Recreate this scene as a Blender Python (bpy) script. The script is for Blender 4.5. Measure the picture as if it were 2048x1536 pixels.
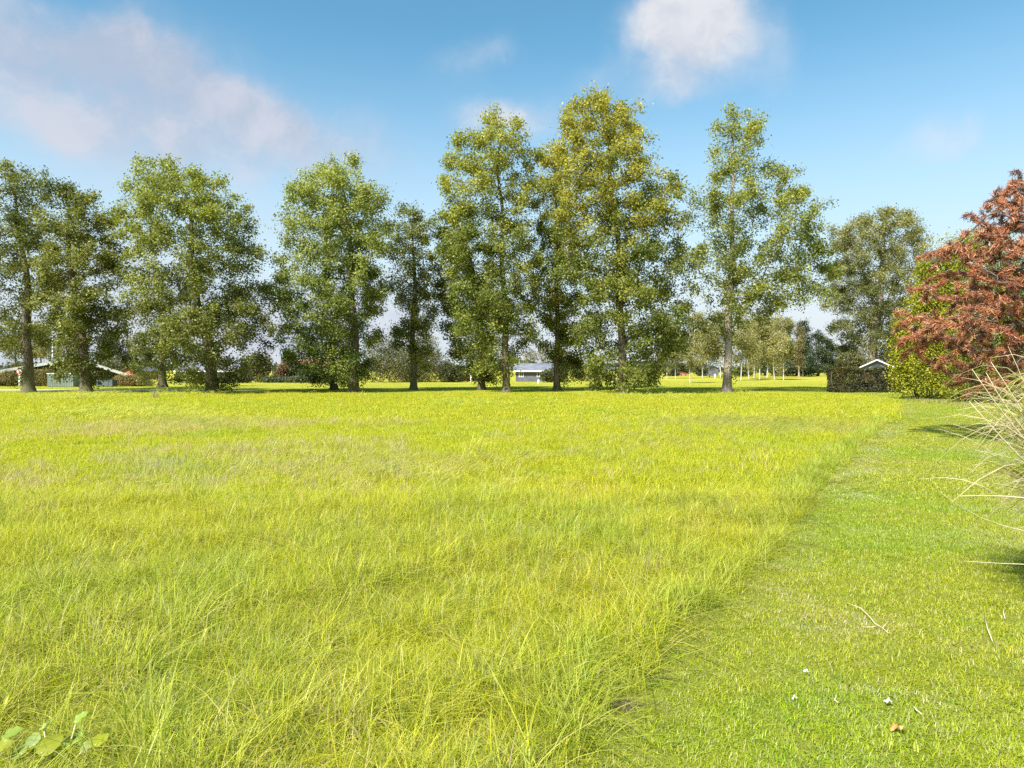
import bpy, math, random
import numpy as np
from mathutils import Vector, noise as mnoise

for o in list(bpy.data.objects):
    bpy.data.objects.remove(o, do_unlink=True)
scene = bpy.context.scene
COL = scene.collection
R = math.radians

# ---------------------------------------------------------------- camera
F = 1365.33            # focal length in pixels of the 2048 px wide photograph
HZ = 738.0             # row of the horizon in the photograph
CAM_H = 1.65
cam_d = bpy.data.cameras.new('camera')
cam_d.lens = 24.0
cam_d.sensor_width = 36.0
cam_d.shift_y = -(768.0 - HZ) / 2048.0
cam_d.clip_start = 0.05
cam_d.clip_end = 4000.0
cam = bpy.data.objects.new('camera', cam_d)
COL.objects.link(cam)
cam.location = (0, 0, CAM_H)
cam.rotation_euler = (R(90), 0, 0)
scene.camera = cam

# ---------------------------------------------------------------- exposure
EXPOSURE = 1.5
vs = scene.view_settings
vs.view_transform = 'Standard'
vs.look = 'None'
vs.gamma = 1.0
vs.exposure = EXPOSURE
vs.use_curve_mapping = False
cy = scene.cycles
cy.max_bounces = 4
cy.diffuse_bounces = 3
cy.glossy_bounces = 2
cy.transmission_bounces = 4
cy.transparent_max_bounces = 4
cy.caustics_reflective = False
cy.caustics_refractive = False
cy.use_denoising = False
cy.use_adaptive_sampling = True
cy.adaptive_threshold = 0.015

# ---------------------------------------------------------------- sun
SUN_DIR = Vector((-0.42, -0.56, 0.72)).normalized()      # towards the sun
SUN_EL = math.asin(SUN_DIR.z)
SUN_AZ = math.atan2(SUN_DIR.x, SUN_DIR.y)
sun_d = bpy.data.lights.new('sun', 'SUN')
sun_d.energy = 3.9
sun_d.angle = R(3.0)
sun_d.color = (1.0, 0.95, 0.86)
sun = bpy.data.objects.new('sun', sun_d)
COL.objects.link(sun)
sun.location = (-30, -20, 40)
sun.rotation_euler = SUN_DIR.to_track_quat('Z', 'Y').to_euler()

# ---------------------------------------------------------------- sky
SKY_S = 0.078
world = bpy.data.worlds.new('World')
scene.world = world
world.use_nodes = True
wt = world.node_tree
wt.nodes.clear()
world.cycles.sampling_method = 'MANUAL'
world.cycles.sample_map_resolution = 256


class NT:
    """small helper that writes math as nodes"""
    def __init__(self, nt):
        self.nt = nt

    def new(self, t, **kw):
        n = self.nt.nodes.new(t)
        for k, v in kw.items():
            setattr(n, k, v)
        return n

    def link(self, a, b):
        self.nt.links.new(a, b)

    def put(self, sock, v):
        if isinstance(v, bpy.types.NodeSocket):
            self.link(v, sock)
        else:
            sock.default_value = v

    def m(self, op, a, b=0.0, c=0.0, clamp=False):
        n = self.new('ShaderNodeMath', operation=op, use_clamp=clamp)
        self.put(n.inputs[0], a)
        self.put(n.inputs[1], b)
        self.put(n.inputs[2], c)
        return n.outputs[0]

    def v(self, op, a, b=(0, 0, 0)):
        n = self.new('ShaderNodeVectorMath', operation=op)
        self.put(n.inputs[0], a)
        if op == 'SCALE':
            self.put(n.inputs[3], b)
        else:
            self.put(n.inputs[1], b)
        return n.outputs['Value'] if op in ('DOT_PRODUCT', 'LENGTH') else n.outputs['Vector']

    def noise(self, vec, scale, detail=4.0, rough=0.55, out='Fac', dist=0.0):
        n = self.new('ShaderNodeTexNoise')
        self.put(n.inputs['Vector'], vec)
        n.inputs['Scale'].default_value = scale
        n.inputs['Detail'].default_value = detail
        n.inputs['Roughness'].default_value = rough
        n.inputs['Distortion'].default_value = dist
        return n.outputs[out]

    def rng(self, v, a, b, c=0.0, d=1.0, smooth=True):
        n = self.new('ShaderNodeMapRange')
        n.interpolation_type = 'SMOOTHSTEP' if smooth else 'LINEAR'
        n.clamp = True
        self.put(n.inputs[0], v)
        for i, x in enumerate((a, b, c, d)):
            self.put(n.inputs[1 + i], x)
        return n.outputs[0]

    def mix(self, f, a, b, blend='MIX'):
        n = self.new('ShaderNodeMix', data_type='RGBA', blend_type=blend)
        self.put(n.inputs[0], f)
        for s, x in ((n.inputs[6], a), (n.inputs[7], b)):
            if not isinstance(x, bpy.types.NodeSocket) and len(x) == 3:
                x = (*x, 1.0)
            self.put(s, x)
        return n.outputs[2]


def build_world():
    t = NT(wt)
    sky = t.new('ShaderNodeTexSky', sky_type='NISHITA')
    sky.sun_disc = False
    sky.sun_elevation = SUN_EL
    sky.sun_rotation = SUN_AZ
    sky.altitude = 0.0
    sky.air_density = 1.0
    sky.dust_density = 0.6
    sky.ozone_density = 2.0
    k = 1.0 / (SKY_S * 2 ** EXPOSURE)           # display value -> node value
    d = t.new('ShaderNodeTexCoord').outputs['Generated']
    wob = t.v('SCALE', t.v('SUBTRACT', t.noise(d, 4.0, 5.0, 0.6, 'Color'), (0.5, 0.5, 0.5)), 0.16)
    dd = t.v('ADD', d, wob)
    fbm = t.noise(d, 5.0, 6.0, 0.58)
    fine = t.noise(dd, 9.0, 6.0, 0.6)
    # cloud masses: (column, row in the photograph -> direction), angular half sizes, weight
    def blob(px, py, sx, sy, w, rot=0.0):
        c = Vector(((px - 1024) / F, 1.0, (HZ - py) / F)).normalized()
        r = c.cross(Vector((0, 0, 1))).normalized()
        u = r.cross(c).normalized()
        r, u = r * math.cos(rot) + u * math.sin(rot), u * math.cos(rot) - r * math.sin(rot)
        a = t.v('DOT_PRODUCT', dd, tuple(r / (sx / F)))
        b = t.v('DOT_PRODUCT', dd, tuple(u / (sy / F)))
        q = t.m('ADD', t.m('MULTIPLY', a, a), t.m('MULTIPLY', b, b))
        e = t.m('MULTIPLY', t.m('EXPONENT', t.m('MULTIPLY', q, -1.0)), w)
        return t.m('MULTIPLY', e, t.rng(t.v('DOT_PRODUCT', d, tuple(c)), 0.2, 0.6))
    def total(bl):
        s = None
        for b in bl:
            x = blob(*b)
            s = x if s is None else t.m('ADD', s, x)
        return s
    grey = total([(300, 200, 290, 100, 1.0, -0.10), (175, 70, 140, 75, 0.70, 0.0), (540, 215, 230, 50, 0.85, -0.22),
                  (300, 290, 260, 50, 0.55, 0.0), (230, 350, 90, 70, 0.5, 0.0), (560, 455, 110, 50, 0.35, 0.0)])
    white = total([(1365, 60, 88, 75, 1.2, 0.0), (1420, 15, 85, 55, 0.8, 0.0), (1350, 185, 70, 40, 0.40, 0.0),
                   (1030, 250, 110, 48, 0.75, 0.1), (950, 120, 85, 40, 0.42, 0.4), (1200, 160, 60, 35, 0.22, 0.0),
                   (1530, 110, 70, 80, 0.40, 0.0), (1890, 285, 85, 38, 0.42, 0.0), (680, 310, 60, 25, 0.3, 0.0)])
    # the same kind of thin cloud all round the sky
    wide = t.m('MULTIPLY', t.rng(t.noise(dd, 1.9, 5.0, 0.55), 0.57, 0.72), 0.75)
    amt = t.rng(fbm, 0.30, 0.66, 0.60, 1.25, False)
    amt2 = t.rng(fine, 0.30, 0.68, 0.70, 1.15, False)
    gm = t.m('MULTIPLY', t.rng(t.m('MULTIPLY', t.m('MULTIPLY', grey, amt), amt2), 0.10, 1.15), 0.74)
    wm = t.m('MULTIPLY', t.rng(t.m('MULTIPLY', t.m('MULTIPLY', t.m('ADD', white, 0.0), amt), amt2), 0.08, 0.95), 0.93)
    el = t.new('ShaderNodeSeparateXYZ')
    t.link(d, el.inputs[0])
    z = el.outputs['Z']
    behind = t.rng(el.outputs['Y'], 0.35, 0.05)
    wd = t.m('MULTIPLY', t.m('MULTIPLY', wide, behind), t.rng(z, 0.02, 0.2))
    # sky colour: the atmosphere, a little cooler and cleaner, pale near the horizon
    sc = t.mix(1.0, sky.outputs[0], (0.57, 0.97, 0.93), 'MULTIPLY')
    hs = t.new('ShaderNodeHueSaturation')
    hs.inputs['Saturation'].default_value = 0.98
    hs.inputs['Value'].default_value = 1.0
    t.link(sc, hs.inputs['Color'])
    sc = hs.outputs[0]
    hz = t.m('MULTIPLY', t.rng(z, 0.46, 0.03), 0.88)
    sc = t.mix(hz, sc, tuple(x * k for x in (0.80, 0.86, 0.94)))
    # bank of low lavender-grey cloud along the horizon
    lowb = t.m('MULTIPLY', t.rng(t.m('ADD', z, t.m('MULTIPLY', t.m('SUBTRACT', fbm, 0.5), 0.22)), 0.17, 0.06),
               t.rng(t.noise(d, 3.2, 4.0, 0.6), 0.36, 0.60, 0.25, 0.85))
    side = t.rng(el.outputs['X'], 0.25, -0.25)
    bankc = t.mix(t.rng(fine, 0.35, 0.65), tuple(x * k for x in (0.46, 0.47, 0.60)), tuple(x * k for x in (0.74, 0.75, 0.84)))
    bankc = t.mix(side, tuple(x * k for x in (0.82, 0.84, 0.90)), bankc)
    sc = t.mix(t.m('MULTIPLY', lowb, 0.75), sc, bankc)
    gcol = t.mix(t.rng(fine, 0.36, 0.64), tuple(x * k for x in (0.54, 0.57, 0.68)), tuple(x * k for x in (0.74, 0.71, 0.77)))
    sc = t.mix(gm, sc, gcol)
    sc = t.mix(wm, sc, t.mix(t.rng(fine, 0.34, 0.60), tuple(x * k for x in (0.66, 0.69, 0.78)), tuple(x * k for x in (0.84, 0.84, 0.87))))
    sc = t.mix(wd, sc, tuple(x * k for x in (0.74, 0.74, 0.80)))
    bg = t.new('ShaderNodeBackground')
    bg.inputs['Strength'].default_value = SKY_S
    t.link(sc, bg.inputs['Color'])
    out = t.new('ShaderNodeOutputWorld')
    t.link(bg.outputs[0], out.inputs['Surface'])


build_world()

# ================================================================ helpers
rng = np.random.default_rng(7)
random.seed(7)


def gx(px, Y):
    return (px - 1024.0) / F * Y


def gz(py, Y):
    return CAM_H + (HZ - py) / F * Y


def gy(py):
    return CAM_H * F / (py - HZ)


def tag(o, label=None, cat=None, group=None, kind=None):
    if label:
        o['label'] = label
    if cat:
        o['category'] = cat
    if group:
        o['group'] = group
    if kind:
        o['kind'] = kind
    return o


def link(name, me, parent=None, loc=None):
    o = bpy.data.objects.new(name, me)
    COL.objects.link(o)
    if parent is not None:
        o.parent = parent
    if loc is not None:
        o.location = loc
    return o


def empty(name, loc, rz=0.0):
    o = bpy.data.objects.new(name, None)
    COL.objects.link(o)
    o.location = loc
    o.rotation_euler = (0, 0, rz)
    o.empty_display_size = 0.3
    return o


def np_mesh(name, v, polys, mat=None, col=None, smooth=False):
    """v (n,3); polys: list of int arrays (m,k), each block of equal-sided faces; col (n,3) point colours"""
    me = bpy.data.meshes.new(name)
    v = np.asarray(v, dtype=np.float32)
    if not isinstance(polys, (list, tuple)):
        polys = [polys]
    polys = [np.asarray(p, dtype=np.int32) for p in polys if len(p)]
    nl = sum(p.size for p in polys)
    nf = sum(len(p) for p in polys)
    me.vertices.add(len(v))
    me.vertices.foreach_set('co', v.ravel())
    me.loops.add(nl)
    me.loops.foreach_set('vertex_index', np.concatenate([p.ravel() for p in polys]))
    me.polygons.add(nf)
    starts, tot = [], 0
    for p in polys:
        starts.append(tot + np.arange(len(p)) * p.shape[1])
        tot += p.size
    me.polygons.foreach_set('loop_start', np.concatenate(starts).astype(np.int32))
    if smooth:
        me.polygons.foreach_set('use_smooth', np.ones(nf, dtype=bool))
    me.update(calc_edges=True)
    if col is not None:
        a = me.attributes.new('col', 'FLOAT_COLOR', 'POINT')
        c = np.ones((len(v), 4), dtype=np.float32)
        c[:, :3] = col
        a.data.foreach_set('color', c.ravel())
    if mat is not None:
        me.materials.append(mat)
    return me


class MB:
    """collects boxes, tubes and free polygons into one mesh"""
    def __init__(self):
        self.v, self.f = [], []

    def poly(self, pts, faces):
        n = len(self.v)
        self.v += [tuple(p) for p in pts]
        self.f += [tuple(i + n for i in f) for f in faces]
        return self

    def box(self, x0, x1, y0, y1, z0, z1, b=0.0):
        if b <= 0:
            p = [(x0, y0, z0), (x1, y0, z0), (x1, y1, z0), (x0, y1, z0), (x0, y0, z1), (x1, y0, z1), (x1, y1, z1), (x0, y1, z1)]
            return self.poly(p, [(3, 2, 1, 0), (4, 5, 6, 7), (0, 1, 5, 4), (1, 2, 6, 5), (2, 3, 7, 6), (3, 0, 4, 7)])
        p = []
        for z, q in ((z0, b), (z0 + b, 0), (z1 - b, 0), (z1, b)):
            p += [(x0 + q, y0, z), (x1 - q, y0, z), (x1, y0 + q, z), (x1, y1 - q, z), (x1 - q, y1, z), (x0 + q, y1, z), (x0, y1 - q, z), (x0, y0 + q, z)] if q == 0 else \
                 [(x0 + q, y0 + q * .5, z), (x1 - q, y0 + q * .5, z), (x1 - q * .5, y0 + q, z), (x1 - q * .5, y1 - q, z), (x1 - q, y1 - q * .5, z), (x0 + q, y1 - q * .5, z), (x0 + q * .5, y1 - q, z), (x0 + q * .5, y0 + q, z)]
        fs = [tuple(reversed(range(8))), tuple(range(24, 32))]
        for k in range(3):
            for i in range(8):
                j = (i + 1) % 8
                fs.append((k * 8 + i, k * 8 + j, k * 8 + 8 + j, k * 8 + 8 + i))
        return self.poly(p, fs)

    def tube(self, pts, rad, sides=8, cap=True):
        pts = [Vector(p) for p in pts]
        n = len(self.v)
        m = len(pts)
        ref = Vector((0.31, 0.95, 0.02)).normalized()
        for i, p in enumerate(pts):
            t = (pts[min(i + 1, m - 1)] - pts[max(i - 1, 0)]).normalized()
            a = t.cross(ref)
            if a.length < 1e-3:
                a = t.cross(Vector((1, 0, 0)))
            a.normalize()
            b = t.cross(a)
            r = rad[i] if hasattr(rad, '__len__') else rad
            for k in range(sides):
                th = 2 * math.pi * k / sides
                self.v.append(tuple(p + (a * math.cos(th) + b * math.sin(th)) * r))
        for i in range(m - 1):
            for k in range(sides):
                j = (k + 1) % sides
                self.f.append((n + i * sides + k, n + i * sides + j, n + (i + 1) * sides + j, n + (i + 1) * sides + k))
        if cap:
            self.f.append(tuple(n + k for k in reversed(range(sides))))
            self.f.append(tuple(n + (m - 1) * sides + k for k in range(sides)))
        return self

    def build(self, name, mat, parent=None, smooth=False, loc=None):
        me = bpy.data.meshes.new(name)
        me.from_pydata(self.v, [], self.f)
        me.update()
        if smooth:
            me.polygons.foreach_set('use_smooth', [True] * len(me.polygons))
        me.materials.append(mat)
        return link(name, me, parent, loc)


# ================================================================ materials
def new_mat(name):
    m = bpy.data.materials.new(name)
    m.use_nodes = True
    m.node_tree.nodes.clear()
    t = NT(m.node_tree)
    out = t.new('ShaderNodeOutputMaterial')
    return m, t, out


def leaf_mat(name, trans=0.35, gloss=0.05, patch=None, tint=(1, 1, 1)):
    """thin leaf: colour from the mesh, light comes through; patch=(scale, colour multiplier) shifts it over metres"""
    m, t, out = new_mat(name)
    a = t.new('ShaderNodeAttribute', attribute_name='col')
    c = a.outputs['Color']
    if patch:
        pos = t.new('ShaderNodeNewGeometry').outputs['Position']
        for sc, mul, lo, hi in patch:
            c = t.mix(t.rng(t.noise(pos, sc, 3.0, 0.6), lo, hi), c, t.mix(1.0, c, mul, 'MULTIPLY'))
    d = t.new('ShaderNodeBsdfDiffuse')
    t.link(c, d.inputs['Color'])
    tr = t.new('ShaderNodeBsdfTranslucent')
    t.link(t.mix(1.0, c, (1.05, 1.12, 0.7), 'MULTIPLY'), tr.inputs['Color'])
    mx = t.new('ShaderNodeMixShader')
    mx.inputs[0].default_value = trans
    t.link(d.outputs[0], mx.inputs[1])
    t.link(tr.outputs[0], mx.inputs[2])
    g = t.new('ShaderNodeBsdfGlossy')
    g.inputs['Roughness'].default_value = 0.45
    g.inputs['Color'].default_value = (0.9, 0.9, 0.9, 1)
    m2 = t.new('ShaderNodeMixShader')
    m2.inputs[0].default_value = gloss
    t.link(mx.outputs[0], m2.inputs[1])
    t.link(g.outputs[0], m2.inputs[2])
    t.link(m2.outputs[0], out.inputs['Surface'])
    return m


def surf_mat(name, c1, c2, scale=3.0, rough=0.8, bump=0.0, bscale=20.0, stretch=(1, 1, 1), obj=True, lo=0.35, hi=0.65, c3=None, s3=0.6):
    m, t, out = new_mat(name)
    co = t.new('ShaderNodeTexCoord').outputs['Object'] if obj else t.new('ShaderNodeNewGeometry').outputs['Position']
    co = t.v('MULTIPLY', co, stretch)
    c = t.mix(t.rng(t.noise(co, scale, 5.0, 0.6), lo, hi), c1, c2)
    if c3 is not None:
        c = t.mix(t.rng(t.noise(co, s3, 4.0, 0.6), 0.48, 0.62), c, c3)
    b = t.new('ShaderNodeBsdfPrincipled')
    t.link(c, b.inputs['Base Color'])
    b.inputs['Roughness'].default_value = rough
    b.inputs['Specular IOR Level'].default_value = 0.12
    if bump > 0:
        bn = t.new('ShaderNodeBump')
        bn.inputs['Strength'].default_value = bump
        bn.inputs['Distance'].default_value = 0.05
        t.link(t.noise(co, bscale, 5.0, 0.65), bn.inputs['Height'])
        t.link(bn.outputs[0], b.inputs['Normal'])
    t.link(b.outputs[0], out.inputs['Surface'])
    return m


M = {}
M['bark'] = surf_mat('oak_bark', (0.085, 0.062, 0.044), (0.23, 0.185, 0.14), 4.0, 0.95, 0.9, 9.0, (3, 3, 0.5), c3=(0.12, 0.115, 0.06), s3=0.5)
M['bark_light'] = surf_mat('pale_bark', (0.20, 0.16, 0.125), (0.38, 0.32, 0.26), 4.0, 0.95, 0.8, 9.0, (3, 3, 0.5))
M['birch_bark'] = surf_mat('birch_bark', (0.46, 0.44, 0.39), (0.15, 0.13, 0.11), 3.0, 0.8, 0.2, 8.0, (1, 1, 4), lo=0.55, hi=0.72)
M['dead_bark'] = surf_mat('dead_pine_bark', (0.07, 0.055, 0.047), (0.18, 0.145, 0.125), 6.0, 0.95, 0.6, 14.0, (2, 2, 0.7))
M['leaf'] = leaf_mat('oak_leaves', 0.45, 0.02)
M['far_leaf'] = leaf_mat('far_leaves', 0.42, 0.015)
M['needle'] = leaf_mat('dead_needles', 0.18, 0.03)
M['white_paint'] = surf_mat('white_paint', (0.78, 0.78, 0.76), (0.68, 0.68, 0.66), 2.0, 0.5)
M['white_wood'] = surf_mat('white_board', (0.80, 0.80, 0.79), (0.70, 0.70, 0.70), 1.0, 0.6)
M['roof_grey'] = surf_mat('grey_roof', (0.25, 0.255, 0.28), (0.20, 0.205, 0.23), 1.2, 0.95, 0.3, 8.0)
M['roof_dark'] = surf_mat('dark_roof', (0.13, 0.14, 0.17), (0.20, 0.21, 0.25), 1.2, 0.7, 0.3, 8.0)
M['roof_blue'] = surf_mat('blue_grey_roof', (0.20, 0.22, 0.31), (0.27, 0.29, 0.38), 1.2, 0.7, 0.3, 8.0)
M['tile_red'] = surf_mat('red_roof_tiles', (0.50, 0.25, 0.18), (0.40, 0.20, 0.14), 2.5, 0.85)
M['wall_dark'] = surf_mat('dark_timber', (0.035, 0.03, 0.028), (0.06, 0.05, 0.045), 2.0, 0.8, 0.3, 12.0, (6, 6, 0.4))
M['wall_grey'] = surf_mat('grey_timber', (0.10, 0.10, 0.13), (0.14, 0.14, 0.17), 2.0, 0.8, 0.2, 12.0)
M['wall_brick'] = surf_mat('orange_brick', (0.40, 0.19, 0.10), (0.32, 0.14, 0.08), 4.0, 0.9)
M['wall_pale'] = surf_mat('pale_render', (0.60, 0.59, 0.55), (0.52, 0.51, 0.48), 1.0, 0.85)
M['wall_shed'] = surf_mat('grey_green_boards', (0.20, 0.21, 0.17), (0.27, 0.28, 0.23), 2.0, 0.85)
M['box_green'] = surf_mat('grey_green_metal', (0.13, 0.17, 0.145), (0.18, 0.22, 0.19), 1.5, 0.55)
M['box_dark'] = surf_mat('slate_grey_plastic', (0.075, 0.10, 0.115), (0.105, 0.13, 0.145), 2.0, 0.6)
M['red_paint'] = surf_mat('sign_red', (0.50, 0.045, 0.04), (0.42, 0.04, 0.035), 4.0, 0.5)
M['black_paint'] = surf_mat('sign_black', (0.03, 0.03, 0.035), (0.05, 0.05, 0.055), 4.0, 0.5)
M['steel'] = surf_mat('galvanised_steel', (0.45, 0.46, 0.47), (0.58, 0.59, 0.60), 6.0, 0.45)
M['cone'] = surf_mat('pine_cone', (0.05, 0.045, 0.04), (0.10, 0.085, 0.07), 20.0, 0.9, 0.6, 40.0)
M['straw'] = surf_mat('dry_straw', (0.52, 0.43, 0.28), (0.66, 0.57, 0.41), 25.0, 0.8)
M['orange_leaf'] = surf_mat('orange_fallen_leaf', (0.50, 0.20, 0.06), (0.58, 0.30, 0.12), 30.0, 0.7)
M['scrap'] = surf_mat('white_petal', (0.72, 0.71, 0.66), (0.80, 0.79, 0.76), 30.0, 0.6)
M['brown'] = surf_mat('dead_grass_brown', (0.24, 0.17, 0.11), (0.36, 0.27, 0.18), 30.0, 0.95)


def glass_mat():
    m, t, out = new_mat('window_glass')
    b = t.new('ShaderNodeBsdfPrincipled')
    b.inputs['Base Color'].default_value = (0.04, 0.05, 0.06, 1)
    b.inputs['Roughness'].default_value = 0.06
    t.link(b.outputs[0], out.inputs['Surface'])
    return m


M['glass'] = glass_mat()


def ground_mat(name, ca, cb, cc, straw, s_amt, bump):
    m, t, out = new_mat(name)
    p = t.new('ShaderNodeNewGeometry').outputs['Position']
    n1 = t.noise(p, 0.13, 4.0, 0.6)
    n2 = t.noise(p, 1.1, 5.0, 0.65)
    n3 = t.noise(t.v('MULTIPLY', p, (1.0, 0.4, 1.0)), 14.0, 4.0, 0.7)
    c = t.mix(t.rng(n1, 0.36, 0.62), ca, cb)
    c = t.mix(t.m('MULTIPLY', t.rng(n2, 0.45, 0.68), 0.7), c, cc)
    c = t.mix(t.m('MULTIPLY', t.rng(t.noise(p, 0.55, 6.0, 0.7), 0.55, 0.72), s_amt), c, straw)
    c = t.mix(t.m('MULTIPLY', t.rng(n3, 0.5, 0.25), 0.35), c, tuple(x * 0.55 for x in ca))
    b = t.new('ShaderNodeBsdfDiffuse')
    t.link(c, b.inputs['Color'])
    bn = t.new('ShaderNodeBump')
    bn.inputs['Strength'].default_value = bump
    bn.inputs['Distance'].default_value = 0.05
    t.link(t.noise(p, 9.0, 6.0, 0.7), bn.inputs['Height'])
    t.link(bn.outputs[0], b.inputs['Normal'])
    t.link(b.outputs[0], out.inputs['Surface'])
    return m


G_YEL = (0.37, 0.36, 0.025)
G_MID = (0.29, 0.32, 0.025)
G_GRN = (0.19, 0.25, 0.022)
STRAW = (0.42, 0.36, 0.17)
M['ground'] = ground_mat('short_grass_ground', (0.37, 0.335, 0.05), (0.31, 0.30, 0.04), (0.27, 0.27, 0.04), STRAW, 0.35, 0.5)
M['thatch'] = ground_mat('meadow_thatch', (0.22, 0.225, 0.03), (0.19, 0.21, 0.028), (0.26, 0.23, 0.07), STRAW, 0.35, 0.8)
M['lawn_ground'] = ground_mat('mown_lawn', (0.17, 0.19, 0.025), (0.145, 0.17, 0.022), (0.21, 0.20, 0.05), STRAW, 0.5, 0.7)
M['road'] = surf_mat('pale_gravel_road', (0.52, 0.48, 0.42), (0.42, 0.39, 0.34), 3.0, 0.95, 0.3, 30.0, obj=False)
# metres-wide drift between greener and yellower, drier grass
M['meadow'] = leaf_mat('meadow_blades', 0.50, 0.012, patch=[(0.22, (0.88, 0.97, 0.95), 0.48, 0.68), (0.16, (1.05, 1.01, 0.9), 0.46, 0.64),
                                                           (0.75, (0.90, 0.98, 1.1), 0.52, 0.70)])
M['lawn'] = leaf_mat('lawn_blades', 0.48, 0.012, patch=[(0.35, (0.80, 0.97, 0.8), 0.45, 0.62), (0.7, (1.16, 1.05, 2.0), 0.52, 0.66),
                                                       (2.2, (0.84, 0.95, 0.85), 0.50, 0.70)])

# ================================================================ the setting: ground, meadow floor, lawn, road
# line where the long grass meets the mown strip, (Y, X)
EDGE = [(0.3, -0.55), (1.5, -0.15), (2.82, 0.28), (3.40, 0.56), (4.15, 0.99), (5.09, 1.70), (7.22, 3.05), (10.6, 4.94), (14.8, 7.66),
        (24.5, 13.7), (31.0, 17.6), (36.3, 20.1), (41.0, 20.6), (45.5, 20.0)]
_ey = np.array([e[0] for e in EDGE])
_ex = np.array([e[1] for e in EDGE])


def edge_x(y):
    y = np.asarray(y, dtype=float)
    return np.interp(y, _ey, _ex) + 0.05 * np.sin(y * 2.3) + 0.04 * np.sin(y * 5.1 + 1.0) * np.minimum(1, y / 8)


MEADOW_END = 45.5

me = np_mesh('ground', [(-900, -60, 0), (900, -60, 0), (900, 1500, 0), (-900, 1500, 0)], np.array([[0, 1, 2, 3]]), M['ground'])
tag(link('ground', me), 'flat grass ground running out to the far trees', None, kind='structure')


def strip(name, left, right, ys, z, mat, label):
    n = len(ys)
    v = [(left(y), y, z) for y in ys] + [(right(y), y, z) for y in ys]
    f = np.array([[i, n + i, n + i + 1, i + 1] for i in range(n - 1)])
    return tag(link(name, np_mesh(name, v, f, mat)), label, None, kind='structure')


ys = [-3 + 0.35 * i for i in range(int((MEADOW_END + 3) / 0.35) + 1)]
strip('meadow_floor', lambda y: -70.0, lambda y: float(edge_x(max(y, 0.3))), ys, 0.004, M['thatch'], 'long meadow floor left of the mown strip')
strip('mown_lawn', lambda y: float(edge_x(max(y, 0.3))), lambda y: 60.0, ys, 0.004, M['lawn_ground'], 'mown grass strip curving along the right-hand shrubs')
road = strip('road', lambda y: -140.0, lambda y: -19.0 - 1.6 * (y - 52.6), [52.6, 53.2, 54.0, 54.6], 0.008, M['road'], 'narrow pale road behind the left-hand trees')

# ================================================================ vegetation builders
def rand_unit(n, r):
    v = r.normal(size=(n, 3))
    return v / np.maximum(1e-6, np.linalg.norm(v, axis=1, keepdims=True))


def leaf_quads(c, size, bias, colr, r, aspect=0.62, droop=0.15):
    """one folded rhombic leaf per centre; bias (n,3) leans the leaf normals"""
    n = len(c)
    nrm = rand_unit(n, r) * 0.95 + bias
    nrm /= np.maximum(1e-6, np.linalg.norm(nrm, axis=1, keepdims=True))
    t = np.cross(nrm, rand_unit(n, r))
    t /= np.maximum(1e-6, np.linalg.norm(t, axis=1, keepdims=True))
    t[:, 2] -= droop
    t /= np.maximum(1e-6, np.linalg.norm(t, axis=1, keepdims=True))
    s = np.cross(nrm, t)
    h = size[:, None] * 0.5
    fold = nrm * h * 0.22
    v = np.empty((n, 4, 3))
    v[:, 0] = c - t * h
    v[:, 1] = c - s * h * aspect + fold + t * h * 0.12
    v[:, 2] = c + t * h
    v[:, 3] = c + s * h * aspect + fold + t * h * 0.12
    f = np.arange(n * 4).reshape(n, 4)
    return v.reshape(-1, 3), f, np.repeat(colr, 4, axis=0)


def colonize(P, par, A, step, kill, r, maxit=70, trop=(0, 0, 0.08), ascend=0.55, cap=5200, nax=None):
    """grow branches from the skeleton P (parents par) towards the points A"""
    pos = np.zeros((cap + 600, 3))
    parent = np.full(cap + 600, -1)
    n = len(P)
    pos[:n] = P
    parent[:n] = par
    alive = np.ones(len(A), bool)
    # first choice on the skeleton: a point lower down, so that limbs rise
    T = P[:nax or n]
    axis_xy = np.stack([np.interp(A[:, 2], T[:, 2], T[:, 0]), np.interp(A[:, 2], T[:, 2], T[:, 1])], 1)
    rad = np.linalg.norm(A[:, :2] - axis_xy, axis=1)
    low = A.copy()
    low[:, 2] = np.maximum(low[:, 2] - ascend * rad, P[:, 2].min() + 0.6)
    d2 = ((low[:, None] - P[None]) ** 2).sum(2)
    near = d2.argmin(1)
    dist = np.linalg.norm(A - P[near], axis=1)
    seen = set()
    for it in range(maxit):
        idx = np.where(alive)[0]
        if len(idx) == 0 or n > cap:
            break
        dirs = A[idx] - pos[near[idx]]
        dirs /= np.maximum(1e-6, np.linalg.norm(dirs, axis=1, keepdims=True))
        acc = {}
        src, inv = np.unique(near[idx], return_inverse=True)
        s = np.zeros((len(src), 3))
        np.add.at(s, inv, dirs)
        s /= np.maximum(1e-6, np.linalg.norm(s, axis=1, keepdims=True))
        s = s + np.array(trop) + r.normal(size=s.shape) * 0.16
        s /= np.maximum(1e-6, np.linalg.norm(s, axis=1, keepdims=True))
        new = pos[src] + s * step
        k = len(new)
        if n + k > len(pos):
            break
        pos[n:n + k] = new
        parent[n:n + k] = src
        dm = np.sqrt(((A[idx][:, None] - new[None]) ** 2).sum(2))
        j = dm.argmin(1)
        dj = dm[np.arange(len(idx)), j]
        upd = dj < dist[idx]
        near[idx[upd]] = n + j[upd]
        dist[idx[upd]] = dj[upd]
        alive[idx[dj < kill]] = False
        # give up on points that no branch comes closer to
        stale = (~upd) & (r.random(len(idx)) < 0.07)
        alive[idx[stale]] = False
        n += k
    return pos[:n], parent[:n]


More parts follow.
